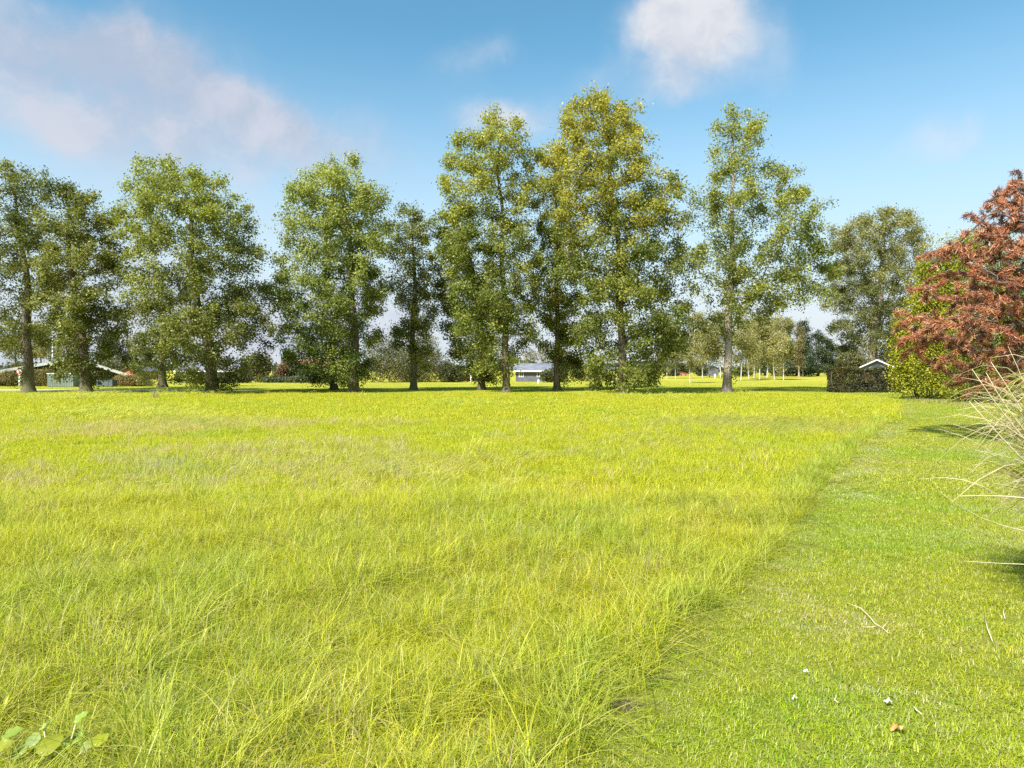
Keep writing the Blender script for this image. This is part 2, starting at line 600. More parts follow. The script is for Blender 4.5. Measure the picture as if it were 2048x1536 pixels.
def pipe_radii(parent, r0, ex):
    n = len(parent)
    acc = np.zeros(n)
    kids = np.zeros(n, int)
    for i in range(n - 1, -1, -1):
        if kids[i] == 0:
            acc[i] = r0 ** ex
        if parent[i] >= 0:
            acc[parent[i]] += acc[i]
            kids[parent[i]] += 1
    return acc ** (1.0 / ex), kids


def branch_mesh(name, pos, parent, rad, skip, mat, sides=5, rmin=0.0):
    """a tapered prism along every edge that is not part of the trunk"""
    e = np.array([i for i in range(len(pos)) if parent[i] >= 0 and i >= skip and rad[i] >= rmin])
    if len(e) == 0:
        return None
    a, b = pos[parent[e]], pos[e]
    t = b - a
    L = np.maximum(1e-6, np.linalg.norm(t, axis=1, keepdims=True))
    t = t / L
    b = b + t * 0.03
    ref = np.where(np.abs(t[:, 2:3]) > 0.9, np.array([[1.0, 0, 0]]), np.array([[0, 0, 1.0]]))
    u = np.cross(t, ref)
    u /= np.maximum(1e-6, np.linalg.norm(u, axis=1, keepdims=True))
    w = np.cross(t, u)
    rb = rad[e]
    ra = np.minimum(rad[parent[e]], rb * 1.25)
    th = 2 * np.pi * np.arange(sides) / sides
    ring = u[:, None] * np.cos(th)[None, :, None] + w[:, None] * np.sin(th)[None, :, None]
    v = np.concatenate([a[:, None] + ring * ra[:, None, None], b[:, None] + ring * rb[:, None, None]], axis=1)
    base = np.arange(len(e))[:, None] * (2 * sides)
    k = np.arange(sides)
    kn = (k + 1) % sides
    f = np.stack([base + k, base + kn, base + sides + kn, base + sides + k], axis=2).reshape(-1, 4)
    return np_mesh(name, v.reshape(-1, 3), f, mat, smooth=True)


def outline_fn(prof, Y, bx):
    """(row, left column, right column) of a crown in the photograph -> metres around the tree's own base"""
    p = sorted(((gz(r, Y), gx(l, Y) - bx, gx(rr, Y) - bx) for r, l, rr in prof))
    z = np.array([q[0] for q in p])
    xl = np.array([q[1] for q in p])
    xr = np.array([q[2] for q in p])
    return z, xl, xr


def crown_points(z, xl, xr, n, r, ysq=1.0, gap=0.0, gs=0.5, seed=0, clump=0.0):
    """points through the crown's volume, gathered into boughs of radius clump, left out where a slow noise leaves gaps"""
    med = np.median((xr - xl) * 0.5)

    def one():
        while True:
            zz = r.uniform(z[0], z[-1])
            l, rr = np.interp(zz, z, xl), np.interp(zz, z, xr)
            h = (rr - l) * 0.5
            if r.random() > min(1.0, h / (med * 1.2)) ** 1.3 + 0.12:
                continue
            q = math.sqrt(r.random()) ** 0.75
            a = r.uniform(0, 2 * math.pi)
            rag = 0.96 + 0.30 * mnoise.noise(Vector((math.cos(a) * 1.3 + seed, math.sin(a) * 1.3, zz * 0.55)))
            inset = max(0.25, 1 - 0.45 * clump / max(0.3, h)) if clump else 1.0
            x = (l + rr) * 0.5 + math.cos(a) * q * h * rag * inset
            y = math.sin(a) * q * min(h, med * 1.3) * ysq * rag * inset
            return (x, y, zz)
    if clump:
        n_free = int(n * 0.38)
        n -= n_free
        nc = max(10, int(n / 9))
        cs = []
        for _ in range(nc):
            best, bd = None, -1
            for _k in range(5):                      # spread the boughs out
                c = one()
                d = min((((c[0] - o[0]) ** 2 + (c[1] - o[1]) ** 2 + (c[2] - o[2]) ** 2) for o in cs), default=9)
                if d > bd:
                    best, bd = c, d
            cs.append(best)
        cs = np.array(cs)
        rad = clump * r.uniform(0.55, 1.25, nc)
        w = rad ** 2.2
        pk = r.choice(nc, size=n, p=w / w.sum())
        p = cs[pk] + rand_unit(n, r) * (rad[pk] * r.random(n) ** 0.45)[:, None] * np.array([1.0, 1.0, 0.78])
        p[:, 2] = np.clip(p[:, 2], z[0] * 0.8 + 0.1, z[-1] + 0.2)
        return np.concatenate([p, np.array([one() for _ in range(n_free)])])
    out, tries = [], 0
    while len(out) < n and tries < n * 60:
        tries += 1
        c = one()
        if gap > 0 and mnoise.noise(Vector((c[0] * gs + seed, c[1] * gs, c[2] * gs * 0.62))) < gap - 0.32:
            continue
        out.append(c)
    return np.array(out)


LEAF_MUL = 1.38
LEAF_ALB = 2.1


def tree(name, label, px, py, prof, trunk_w, leaves, colA, colB, Y=None, cat='tree', group=None, leaf=0.165, n_att=620, step=0.36, kill=0.58,
         gap=0.16, top_col=None, trunk_top=0.9, bend=None, limbs=(), bark='bark', seed=1, sigma=0.25, rmax=0.030, mat='leaf', ascend=0.8,
         trop=(0, 0, 0.14), droop=0.15, sides=10, trunk_tip=0.045, gs=0.7, flare=0.55, clump=None):
    r = np.random.default_rng(seed * 101 + 5)
    Y = Y or gy(py)
    bx = gx(px, Y)
    root = empty(name, (bx, Y, 0))
    tag(root, label, cat, group)
    leaves = int(leaves * LEAF_MUL)
    z, xl, xr = outline_fn(prof, Y, bx)
    H = z[-1]
    # trunk polyline, drawn towards the middle of the crown as it rises
    nt = max(6, int(H * trunk_top / step))
    tz = np.linspace(0, H * trunk_top, nt)
    mid = np.interp(tz, z, (xl + xr) * 0.5)
    wgt = np.clip((tz / H - 0.25) / 0.75, 0, 1) ** 1.6
    tx = mid * wgt * 0.8
    if bend:
        bz = np.array([gz(b[1], Y) for b in bend])
        bxs = np.array([gx(b[0], Y) - bx for b in bend])
        o = np.argsort(bz)
        bx2 = np.interp(tz, np.concatenate([[0], bz[o]]), np.concatenate([[0], bxs[o]]))
        tx = np.where(tz <= bz.max(), bx2, bx2[np.searchsorted(tz, bz.max()) - 1] + (tx - tx[np.searchsorted(tz, bz.max()) - 1]) * 0.6)
    tx = tx + 0.07 * np.sin(tz * 0.9 + seed) * np.minimum(1, tz / 3)
    ty = 0.10 * np.sin(tz * 0.7 + seed * 2.1) * np.minimum(1, tz / 3)
    P = np.stack([tx, ty, tz], 1)
    par = np.arange(-1, nt - 1)
    skip = nt
    # big limbs that can be picked out in the photograph
    Ps, pars = [P], [par]
    cnt = nt
    for lb in limbs:
        pts = np.array([(gx(q[0], Y) - bx, q[2] if len(q) > 2 else 0.0, gz(q[1], Y)) for q in lb])
        seg = np.linalg.norm(np.diff(pts, axis=0), axis=1)
        s = np.concatenate([[0], np.cumsum(seg)])
        m = max(3, int(s[-1] / step))
        u = np.linspace(0, s[-1], m)
        L = np.stack([np.interp(u, s, pts[:, k]) for k in range(3)], 1)
        start = int(np.argmin(((P - L[0]) ** 2).sum(1)))
        pr = np.concatenate([[start], np.arange(cnt, cnt + m - 1)])
        Ps.append(L)
        pars.append(pr)
        cnt += m
    P0 = np.concatenate(Ps)
    par0 = np.concatenate(pars)
    clump = clump if clump is not None else (1.05 if mat == 'leaf' else 0.0)
    if mat == 'leaf':
        n_att = int(n_att * 1.7)
        c_ = (xl + xr) * 0.5
        xl, xr = c_ + (xl - c_) * 1.07, c_ + (xr - c_) * 1.07
    A = crown_points(z, xl, xr, n_att, r, gap=gap, gs=gs, seed=seed * 3.7, clump=clump)
    pos, parent = colonize(P0, par0, A, step, kill, r, trop=trop, ascend=ascend, nax=nt)
    rad, kids = pipe_radii(parent, 0.009, 2.15)
    # trunk
    tw = trunk_w / F * Y * 0.5
    tr = trunk_tip + (tw - trunk_tip) * np.clip(1 - tz / (H * trunk_top), 0, 1) ** 0.85
    tr = tr * (1 + flare * np.exp(-tz / (0.35)))
    rad[:nt] = np.maximum(tr, 0.02)
    rad[nt:] = np.minimum(rad[nt:], 0.62 * np.interp(pos[nt:, 2], tz, tr) + 0.004)
    rr = [tr[0] * 1.10] + list(tr)
    pts = [(P[0][0], P[0][1], -0.05)] + [tuple(p) for p in P]
    pts[1] = (P[0][0], P[0][1], 0.06)
    MB().tube(pts, rr, sides).build('trunk', M[bark], root, smooth=True)
    bm = branch_mesh('branches', pos, parent, rad, skip, M[bark], 5, 0.0)
    if bm:
        link('branches', bm, root)['kind'] = 'stuff'
    # leaves round every thin twig
    thin = np.where((np.arange(len(pos)) >= skip) & (rad < rmax))[0]
    if len(thin) == 0:
        thin = np.arange(skip, len(pos))
    # foliage masses on the twig ends, some twigs nearly bare
    w = np.where(kids[thin] == 0, 2.6, 0.55) * np.array([0.5 + 0.9 * max(0, mnoise.noise(Vector(pos[i] * 0.95) + Vector((seed, 0, 0))) + 0.42) for i in thin])
    w *= r.gamma(2.0, 0.5, size=len(thin)) + 0.15
    pick = r.choice(thin, size=leaves, p=w / w.sum())
    off = r.normal(size=(leaves, 3)) * sigma
    off[:, 2] *= 0.9
    c = pos[pick] + off
    c[:, 2] = np.maximum(c[:, 2], 0.25)
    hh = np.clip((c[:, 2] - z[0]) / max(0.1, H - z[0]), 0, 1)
    outw = c - np.stack([np.interp(c[:, 2], z, (xl + xr) * 0.5), np.zeros(leaves), c[:, 2] * 0 + z[0] + (H - z[0]) * 0.4], 1)
    outw /= np.maximum(0.1, np.linalg.norm(outw, axis=1, keepdims=True))
    bias = outw * 0.35 + np.array([0, 0, 0.45])
    tone = (np.array([mnoise.noise(Vector(pos[i] * 0.55) + Vector((0, seed * 2.0, 0))) for i in range(len(pos))]) + r.normal(size=len(pos)) * 0.22)[pick]
    mix = np.clip(0.5 + tone * 1.0 + r.normal(size=leaves) * 0.16, 0, 1)[:, None]
    col = np.array(colA) * (1 - mix) + np.array(colB) * mix
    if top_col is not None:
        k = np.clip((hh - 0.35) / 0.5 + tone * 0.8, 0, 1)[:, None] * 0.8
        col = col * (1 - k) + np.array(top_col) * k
    col = col * r.uniform(0.75, 1.25, size=(leaves, 1)) * (LEAF_ALB if mat == 'leaf' else 1.25) * (np.array([1.06, 0.97, 0.75]) if mat == 'leaf' else 1.0)
    col[r.random(leaves) < 0.006] = (0.22, 0.14, 0.05)
    sz = leaf * r.uniform(0.65, 1.25, leaves)
    v, f, cc = leaf_quads(c, sz, bias, np.clip(col, 0.005, 0.9), r, droop=droop)
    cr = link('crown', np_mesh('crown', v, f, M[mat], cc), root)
    cr['kind'] = 'stuff'
    return root


def bush(name, label, base, blobs, leaves, leaf, colA, colB, cat='shrub', group=None, seed=1, mat='far_leaf', stems=6, shell=0.30, spots=None,
         stem_r=0.025, bark='bark', lump=0.16):
    """blobs: (x, y, z, rx, ry, rz) in metres relative to base"""
    r = np.random.default_rng(seed * 77 + 3)
    root = empty(name, base)
    tag(root, label, cat, group)
    B = np.array(blobs, dtype=float)
    area = B[:, 3] * B[:, 5] + B[:, 4] * B[:, 5]
    pick = r.choice(len(B), size=int(leaves * 1.3), p=area / area.sum())
    d = rand_unit(len(pick), r)
    q = 1.0 - np.abs(r.normal(size=len(pick))) * shell
    q = np.clip(q, 0.05, 1) 
    lum = np.array([mnoise.noise(Vector(x * 2.2) + Vector((pk * 3.1, seed, 0))) for x, pk in zip(d, pick)])
    lum2 = np.array([mnoise.noise(Vector(x * 6.0) + Vector((pk * 1.7, 0, seed))) for x, pk in zip(d, pick)])
    q = q * (1 + lump * 1.6 * lum + lump * lum2)
    c = B[pick, :3] + d * B[pick, 3:] * q[:, None]
    c += r.normal(size=c.shape) * leaf * 0.5
    keep = c[:, 2] > 0.04
    c, d, lum2 = c[keep][:leaves], d[keep][:leaves], (lum + lum2)[keep][:leaves]
    n = len(c)
    mix = np.clip(0.5 + lum2 * 0.9 + r.normal(size=n) * 0.25, 0, 1)[:, None]
    col = (np.array(colA) * (1 - mix) + np.array(colB) * mix) * r.uniform(0.75, 1.25, size=(n, 1))
    if spots:
        k = r.random(n) < spots[1] * np.clip(1 + 2.5 * lum2, 0, 3)
        col[k] = np.array(spots[0]) * r.uniform(0.7, 1.2, size=(k.sum(), 1))
    v, f, cc = leaf_quads(c, leaf * r.uniform(0.6, 1.3, n), d * 0.5 + np.array([0, 0, 0.35]), np.clip(col, 0.004, 0.9), r)
    o = link('foliage', np_mesh('foliage', v, f, M[mat], cc), root)
    o['kind'] = 'stuff'
    mb = MB()
    for k in range(stems):
        b = B[k % len(B)]
        a0 = np.array([b[0] * 0.6 + r.normal() * b[3] * 0.15, b[1] * 0.6 + r.normal() * b[4] * 0.15, -0.03])
        a2 = b[:3] + d[k] * b[3:] * 0.55
        a1 = (a0 + a2) / 2 + r.normal(size=3) * 0.08
        a1[2] = max(a1[2], 0.1)
        a2[2] = max(a2[2], 0.2)
        mb.tube([a0, a1, a2], [stem_r, stem_r * 0.75, stem_r * 0.35], 6)
    mb.build('stems', M[bark], root, smooth=True)['kind'] = 'stuff'
    return root


def px_bush(name, label, Y, pblobs, leaves, leaf, colA, colB, **kw):
    """the same, blobs given as (column, row, half width, half height) of the photograph at depth Y"""
    s = Y / F
    cx = gx(sum(b[0] for b in pblobs) / len(pblobs), Y)
    bl = []
    for i, b in enumerate(pblobs):
        dy = (b[4] if len(b) > 4 else 0.0)
        bl.append((gx(b[0], Y) - cx, dy, gz(b[1], Y), b[2] * s, b[2] * s * 0.8, b[3] * s))
    return bush(name, label, (cx, Y, 0), bl, leaves, leaf, colA, colB, **kw)

# ================================================================ the row of big trees across the meadow
DG, MG = (0.048, 0.060, 0.018), (0.122, 0.135, 0.040)       # deep and fresh oak green
YG = (0.200, 0.192, 0.040)
ROW = 'tall trees in a row across the meadow'

tree('oak_tree', 'oak cut off by the left photo edge, trunk beside the round road sign', 57, 785,
     [(325, -50, 15), (345, -80, 98), (400, -100, 122), (480, -110, 128), (560, -110, 130), (640, -100, 122), (685, -60, 108), (702, 5, 95)],
     20, 30000, DG, MG, group=ROW, seed=1, n_att=560)
tree('oak_tree', 'oak with low drooping branches in front of the grey-green cabinet', 172, 787,
     [(358, 115, 165), (385, 95, 205), (430, 85, 232), (500, 80, 242), (560, 75, 252), (620, 88, 268), (660, 105, 255), (700, 100, 235), (730, 104, 222), (755, 112, 205)],
     21, 30000, DG, MG, group=ROW, seed=2, gap=0.22, n_att=560, bend=[(168, 700), (150, 600), (140, 520)])
tree('oak_tree', 'broad dense oak with a leaning trunk and leafy shoots at its foot', 425, 788,
     [(316, 292, 372), (345, 258, 425), (390, 240, 500), (440, 245, 533), (500, 250, 548), (560, 255, 558), (620, 265, 560), (680, 292, 562), (715, 325, 548), (745, 345, 520), (776, 352, 488)],
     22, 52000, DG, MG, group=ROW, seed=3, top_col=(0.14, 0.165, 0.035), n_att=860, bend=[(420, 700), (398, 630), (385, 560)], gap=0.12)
tree('young_oak_tree', 'slim dark tree on the road verge just behind the broad leaning oak', 325, 775,
     [(555, 305, 345), (600, 285, 362), (650, 274, 375), (700, 270, 388), (745, 282, 384), (766, 295, 372)],
     15, 9000, DG, (0.085, 0.11, 0.026), group=ROW, seed=4, n_att=240, leaf=0.15)
tree('oak_tree', 'heavy round-crowned oak left of the centre, silvery in the sun', 708, 785,
     [(320, 628, 722), (352, 592, 738), (392, 566, 790), (450, 563, 797), (510, 550, 800), (560, 535, 792), (620, 530, 772), (670, 555, 770), (710, 588, 764), (748, 602, 760), (772, 622, 738)],
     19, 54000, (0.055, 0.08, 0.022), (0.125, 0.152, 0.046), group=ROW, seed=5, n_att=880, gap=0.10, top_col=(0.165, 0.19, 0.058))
tree('young_oak_tree', 'small oak tucked close behind the heavy round-crowned oak', 668, 780,
     [(640, 628, 690), (690, 600, 712), (740, 596, 716), (770, 618, 700)],
     13, 8000, DG, (0.08, 0.105, 0.025), group=ROW, seed=6, n_att=200, leaf=0.15)
tree('oak_tree', 'slender tree with thin foliage right of the heavy round-crowned oak', 827, 781,
     [(405, 800, 850), (440, 784, 866), (520, 776, 884), (600, 772, 890), (660, 784, 878), (715, 796, 864), (735, 806, 852)],
     13, 16000, (0.075, 0.09, 0.032), (0.15, 0.165, 0.058), group=ROW, seed=7, n_att=400, gap=0.24)
tree('oak_tree', 'dark low-branched oak half hidden behind the tall poplar-like tree', 963, 780,
     [(418, 872, 905), (455, 862, 938), (540, 862, 965), (620, 866, 995), (700, 882, 1005), (742, 905, 1010), (760, 930, 1000)],
     14, 26000, DG, (0.095, 0.12, 0.03), group=ROW, seed=8, n_att=520, gap=0.16)
tree('oak_tree', 'tall tree with an open pointed crown just left of the photo centre line', 1013, 785,
     [(222, 950, 1030), (255, 935, 1082), (300, 897, 1082), (355, 864, 1076), (420, 874, 1090), (500, 880, 1096), (580, 886, 1092), (660, 905, 1078), (720, 928, 1060), (752, 948, 1048)],
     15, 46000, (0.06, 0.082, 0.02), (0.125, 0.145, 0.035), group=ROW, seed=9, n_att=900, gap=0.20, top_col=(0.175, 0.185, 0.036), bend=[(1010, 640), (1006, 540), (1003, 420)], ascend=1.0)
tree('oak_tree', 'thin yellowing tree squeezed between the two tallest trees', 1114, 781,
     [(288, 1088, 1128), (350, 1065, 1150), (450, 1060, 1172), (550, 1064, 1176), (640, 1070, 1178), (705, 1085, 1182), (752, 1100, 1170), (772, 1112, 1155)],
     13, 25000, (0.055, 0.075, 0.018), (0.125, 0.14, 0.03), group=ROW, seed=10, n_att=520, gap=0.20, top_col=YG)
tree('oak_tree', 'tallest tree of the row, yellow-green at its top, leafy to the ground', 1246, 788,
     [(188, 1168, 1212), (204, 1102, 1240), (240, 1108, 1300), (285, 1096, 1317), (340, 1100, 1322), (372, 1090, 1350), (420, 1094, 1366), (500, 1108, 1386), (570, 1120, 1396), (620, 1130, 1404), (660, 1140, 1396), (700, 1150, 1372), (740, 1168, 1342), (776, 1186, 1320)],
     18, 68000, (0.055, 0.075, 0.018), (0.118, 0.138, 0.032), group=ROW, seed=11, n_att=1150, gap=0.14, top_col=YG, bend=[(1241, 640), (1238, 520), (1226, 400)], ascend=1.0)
tree('oak_tree', 'freestanding tree with bare lower trunk and one long limb reaching right', 1454, 785,
     [(222, 1428, 1492), (250, 1414, 1540), (300, 1408, 1535), (340, 1404, 1588), (382, 1376, 1602), (425, 1370, 1658), (480, 1374, 1662), (530, 1384, 1664), (580, 1394, 1660), (612, 1402, 1640), (640, 1425, 1545)],
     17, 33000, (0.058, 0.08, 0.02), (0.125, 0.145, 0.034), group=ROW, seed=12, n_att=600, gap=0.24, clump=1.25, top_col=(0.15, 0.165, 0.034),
     bend=[(1457, 650), (1462, 560), (1466, 430)], ascend=1.3, bark='bark_light',
     limbs=[[(1457, 662), (1480, 636), (1503, 604), (1530, 580), (1565, 560), (1595, 540)], [(1503, 604, 0), (1515, 575, -0.4), (1522, 545, -0.8), (1545, 500, -1.0)],
            [(1512, 597, 0), (1548, 602, 0.6), (1590, 592, 1.0), (1625, 580, 1.2)]])
tree('willow_tree', 'grey-green willow-like tree behind the clipped hedge on the right', 1742, 770,
     [(428, 1702, 1828), (462, 1664, 1844), (520, 1650, 1842), (580, 1652, 1850), (625, 1642, 1836), (662, 1652, 1815), (695, 1672, 1792), (712, 1695, 1775)],
     20, 54000, (0.05, 0.062, 0.026), (0.115, 0.125, 0.055), Y=60, seed=13, n_att=760, gap=0.20, leaf=0.15, top_col=(0.135, 0.138, 0.058), ascend=1.3, bark='bark_light',
     bend=[(1746, 690), (1760, 600), (1765, 520)], limbs=[[(1750, 660), (1775, 600), (1800, 530), (1818, 470)], [(1752, 640), (1738, 570), (1712, 510), (1690, 475)]], droop=0.5)

# ================================================================ far birches and wood on the right
def birch_proto(seed, Y=105):
    return [(648, -14, 14), (668, -22, 22), (700, -26, 26), (728, -24, 24), (742, -14, 16)]


BIRCH = 'pale birches in the grove beyond the row'
birches = [(1334, 757, 0.93), (1351, 757, 0.86), (1380, 766, 0.78), (1405, 755, 0.98), (1419, 754.5, 1.0), (1441, 755, 1.0), (1482, 761, 0.98), (1497, 758, 0.92),
           (1508, 755, 0.96), (1519, 759, 0.94), (1534, 755, 1.0), (1549, 759, 1.02), (1567, 760, 1.0)]
ORD = ['first', 'second', 'third', 'fourth', 'fifth', 'sixth', 'seventh', 'eighth', 'ninth', 'tenth', 'eleventh', 'twelfth', 'thirteenth']
b_src = {}


def copy_tree(o, parent=None):
    c = o.copy()
    COL.objects.link(c)
    c.parent = parent
    for ch in list(o.children):
        copy_tree(ch, c)
    return c


for i, (bx_, by_, hs_) in enumerate(birches):
    lab = f'{ORD[i]} birch from the left in the yellowish grove, slim white trunk' if i != 2 else 'nearest white-trunked birch, standing forward of the grove on the lit grass'
    k = i % 4
    Yb = gy(by_)
    if k not in b_src:
        pr = [(HZ - (gy(760) * 0 + (F / 100.0) * (zz - CAM_H)), 1024 + l * F / 100.0, 1024 + r_ * F / 100.0) for zz, l, r_ in
              [(8.6, -0.7, 0.7), (7.6, -1.5, 1.4), (5.8, -1.9, 1.9), (3.8, -1.8, 1.9), (2.3, -1.1, 1.2)]]
        o = tree('birch_tree', lab, 1024, 760, pr, 1.9, 5200, (0.17, 0.165, 0.06), (0.30, 0.275, 0.105), Y=100.0, group=BIRCH, flare=0.1, leaf=0.20, n_att=170, step=0.45, kill=0.8,
                 gap=0.20, trunk_top=0.95, bark='birch_bark', seed=30 + k, sigma=0.34, rmax=0.05, mat='far_leaf', droop=0.6, sides=7, trunk_tip=0.03, ascend=1.0)
        b_src[k] = o
    else:
        o = copy_tree(b_src[k])
        o['label'] = lab
    o.location = (gx(bx_, Yb), Yb, 0)
    s_ = hs_ * (760 - 645) / (760 - 645) * Yb / 100.0 * (0.98 + 0.30 * ((i * 37) % 7) / 7)
    s_ = min(1.5, max(0.8, s_))
    o.scale = (s_, s_, s_)
    o.rotation_euler = (0.03 * math.sin(i * 2.7), 0.04 * math.sin(i * 1.3), i * 1.9)

WOOD = 'dark trees of the far wood on the right'
FD, FM = (0.035, 0.05, 0.02), (0.085, 0.105, 0.042)
tree('spruce_tree', 'dark pointed spruce at the left end of the far wood', 1606, 753, [(640, 1602, 1610), (662, 1594, 1618), (690, 1588, 1624), (720, 1584, 1628), (745, 1582, 1630)],
     3, 6500, (0.025, 0.04, 0.018), (0.06, 0.08, 0.035), Y=150, seed=41, leaf=0.30, n_att=260, step=0.7, kill=1.1, gap=0.0, mat='far_leaf', group=WOOD, sides=6, sigma=0.45, ascend=-0.2, rmax=0.08)
tree('pine_tree', 'thin tall trunk with ochre foliage in front of the far wood', 1598, 754, [(655, 1590, 1606), (680, 1586, 1610), (705, 1586, 1611), (735, 1590, 1607)],
     3, 3000, (0.14, 0.12, 0.05), (0.22, 0.18, 0.075), Y=139, seed=42, leaf=0.26, n_att=130, step=0.7, kill=1.0, gap=0.15, mat='far_leaf', group=WOOD, sides=6, sigma=0.4, rmax=0.08, bark='bark_light')
for i, (lab, px_, pr) in enumerate([
        ('broad rounded tree at the middle of the far wood', 1636, [(660, 1625, 1648), (680, 1616, 1658), (712, 1612, 1664), (742, 1614, 1664)]),
        ('lower tree sloping down at the right end of the far wood', 1662, [(688, 1652, 1668), (706, 1644, 1682), (728, 1642, 1690), (746, 1644, 1692)]),
        ('dark tree of the far wood showing between spruce and birches', 1575, [(664, 1566, 1584), (690, 1558, 1594), (720, 1556, 1598), (745, 1558, 1596)]),
        ('shadowy tree of the far wood behind the middle of the birch grove', 1530, [(676, 1520, 1540), (700, 1506, 1556), (725, 1502, 1560), (745, 1504, 1558)])]):
    tree('broadleaf_tree', lab, px_, 752, pr, 4, 5200, FD, FM, Y=158 + i * 3, seed=45 + i, leaf=0.34, n_att=190, step=0.8, kill=1.2, gap=0.05, mat='far_leaf', group=WOOD, sides=6, sigma=0.5, rmax=0.09)
for i, (lab, pb) in enumerate([
        ('dark bush between the birch trunks right of the freestanding tree', [(1492, 741, 20, 14), (1476, 744, 14, 10)]),
        ('dark bush closing the gap below the right-hand birches', [(1556, 738, 24, 17), (1580, 742, 16, 12)]),
        ('dark bush at the far wood edge under the spruce', [(1610, 742, 26, 13)]),
        ('dark bush at the left edge of the birch grove', [(1338, 742, 14, 16), (1352, 746, 9, 10)]),
        ('low hazy bush far behind the first birches', [(1362, 734, 10, 8), (1372, 738, 12, 8)]),
        ('olive bush behind the fourth birch of the grove', [(1402, 738, 15, 16)])]):
    px_bush('bush', lab, 150 + i * 2, pb, 1800, 0.34, FD, (0.09, 0.105, 0.045), seed=60 + i, group='bushes behind the birch grove', stems=3, stem_r=0.05)

# ================================================================ right side: hedge, shed, shrubs
def hedge(name, label, x0, x1, y0, y1, h, leaves, leaf, seed=1):
    r = np.random.default_rng(seed)
    root = empty(name, ((x0 + x1) / 2, (y0 + y1) / 2, 0))
    tag(root, label, 'hedge')
    w, d = (x1 - x0) / 2, (y1 - y0) / 2
    n = leaves
    side = r.choice(5, size=n, p=[0.38, 0.12, 0.12, 0.20, 0.18])
    u, v_ = r.uniform(-1, 1, n), r.uniform(0, 1, n)
    dep = np.abs(r.normal(size=n)) * 0.14
    nx = np.zeros((n, 3))
    c = np.zeros((n, 3))
    for s, (fn, nn) in enumerate([(lambda u, v, e: (u * w, -d + e, v * h), (0, -1, 0)), (lambda u, v, e: (-w + e, u * d, v * h), (-1, 0, 0)),
                                  (lambda u, v, e: (w - e, u * d, v * h), (1, 0, 0)), (lambda u, v, e: (u * w, (v * 2 - 1) * d, h - e), (0, 0, 1)),
                                  (lambda u, v, e: (u * w, d - e, v * h), (0, 1, 0))]):
        k = side == s
        x, y, z = fn(u[k], v_[k], dep[k])
        c[k] = np.stack([x + 0 * u[k], y + 0 * u[k], z + 0 * u[k]], 1)
        nx[k] = nn
    wv = np.array([mnoise.noise(Vector(p * 0.9) + Vector((seed, 0, 0))) for p in c])
    wf = np.array([mnoise.noise(Vector(p * 3.0)) for p in c])
    c += nx * (wv * 0.16 + wf * 0.07)[:, None]
    c[:, 2] = np.maximum(0.05, c[:, 2] + wv * 0.05)
    # rounded corners at the top
    mix = np.clip(0.4 + wf * 1.0 + r.normal(size=n) * 0.3, 0, 1)[:, None]
    col = np.array((0.03, 0.034, 0.016)) * (1 - mix) + np.array((0.115, 0.11, 0.045)) * mix
    k = (wv > 0.12) & (c[:, 2] > h * 0.45) & (r.random(n) < 0.7)
    col[k] = np.array((0.20, 0.15, 0.05)) * r.uniform(0.6, 1.3, (k.sum(), 1))
    k = (wv < -0.2) & (r.random(n) < 0.5)
    col[k] = np.array((0.13, 0.14, 0.04)) * r.uniform(0.6, 1.2, (k.sum(), 1))
    v, f, cc = leaf_quads(c, leaf * r.uniform(0.6, 1.3, n), nx * 0.5 + np.array([0, 0, 0.2]), np.clip(col * r.uniform(0.7, 1.3, (n, 1)), 0.004, 0.9), r)
    link('foliage', np_mesh('foliage', v, f, M['far_leaf'], cc), root)['kind'] = 'stuff'
    mb = MB()
    for i in range(14):
        x = -w + (i + 0.5) * 2 * w / 14 + r.normal() * 0.08
        mb.tube([(x, r.normal() * d * 0.3, -0.03), (x + r.normal() * 0.1, r.normal() * d * 0.3, h * 0.5), (x + r.normal() * 0.2, r.normal() * d * 0.4, h * 0.9)], [0.035, 0.028, 0.012], 6)
    mb.build('stems', M['bark'], root, smooth=True)['kind'] = 'stuff'


hedge('hedge', 'clipped dark brownish hedge in front of the little gabled shed', gx(1674, 47), gx(1800, 47) + 0.6, 46.9, 48.6, 1.72, 36000, 0.095, 5)

# little gabled shed behind the hedge
Ys = 51.5
sx0, sx1, spk = gx(1716, Ys), gx(1792, Ys), gx(1756, Ys)
sb = empty('garden_shed', ((sx0 + sx1) / 2, Ys, 0), -math.atan2(gx(1756, Ys), Ys))
tag(sb, 'small pale shed whose gable peeks over the clipped hedge', 'shed')
hw = (sx1 - sx0) / 2
ze, zp = gz(739, Ys), gz(720, Ys)
MB().poly([(-hw * .92, 0, 0), (hw * .92, 0, 0), (hw * .92, 0, ze), (0, 0, zp - 0.08), (-hw * .92, 0, ze), (-hw * .92, 2.6, 0), (hw * .92, 2.6, 0), (hw * .92, 2.6, ze), (0, 2.6, zp - 0.08), (-hw * .92, 2.6, ze)],
          [(0, 1, 2, 3, 4), (9, 8, 7, 6, 5), (1, 6, 7, 2), (5, 0, 4, 9)]).build('wall', M['wall_shed'], sb)
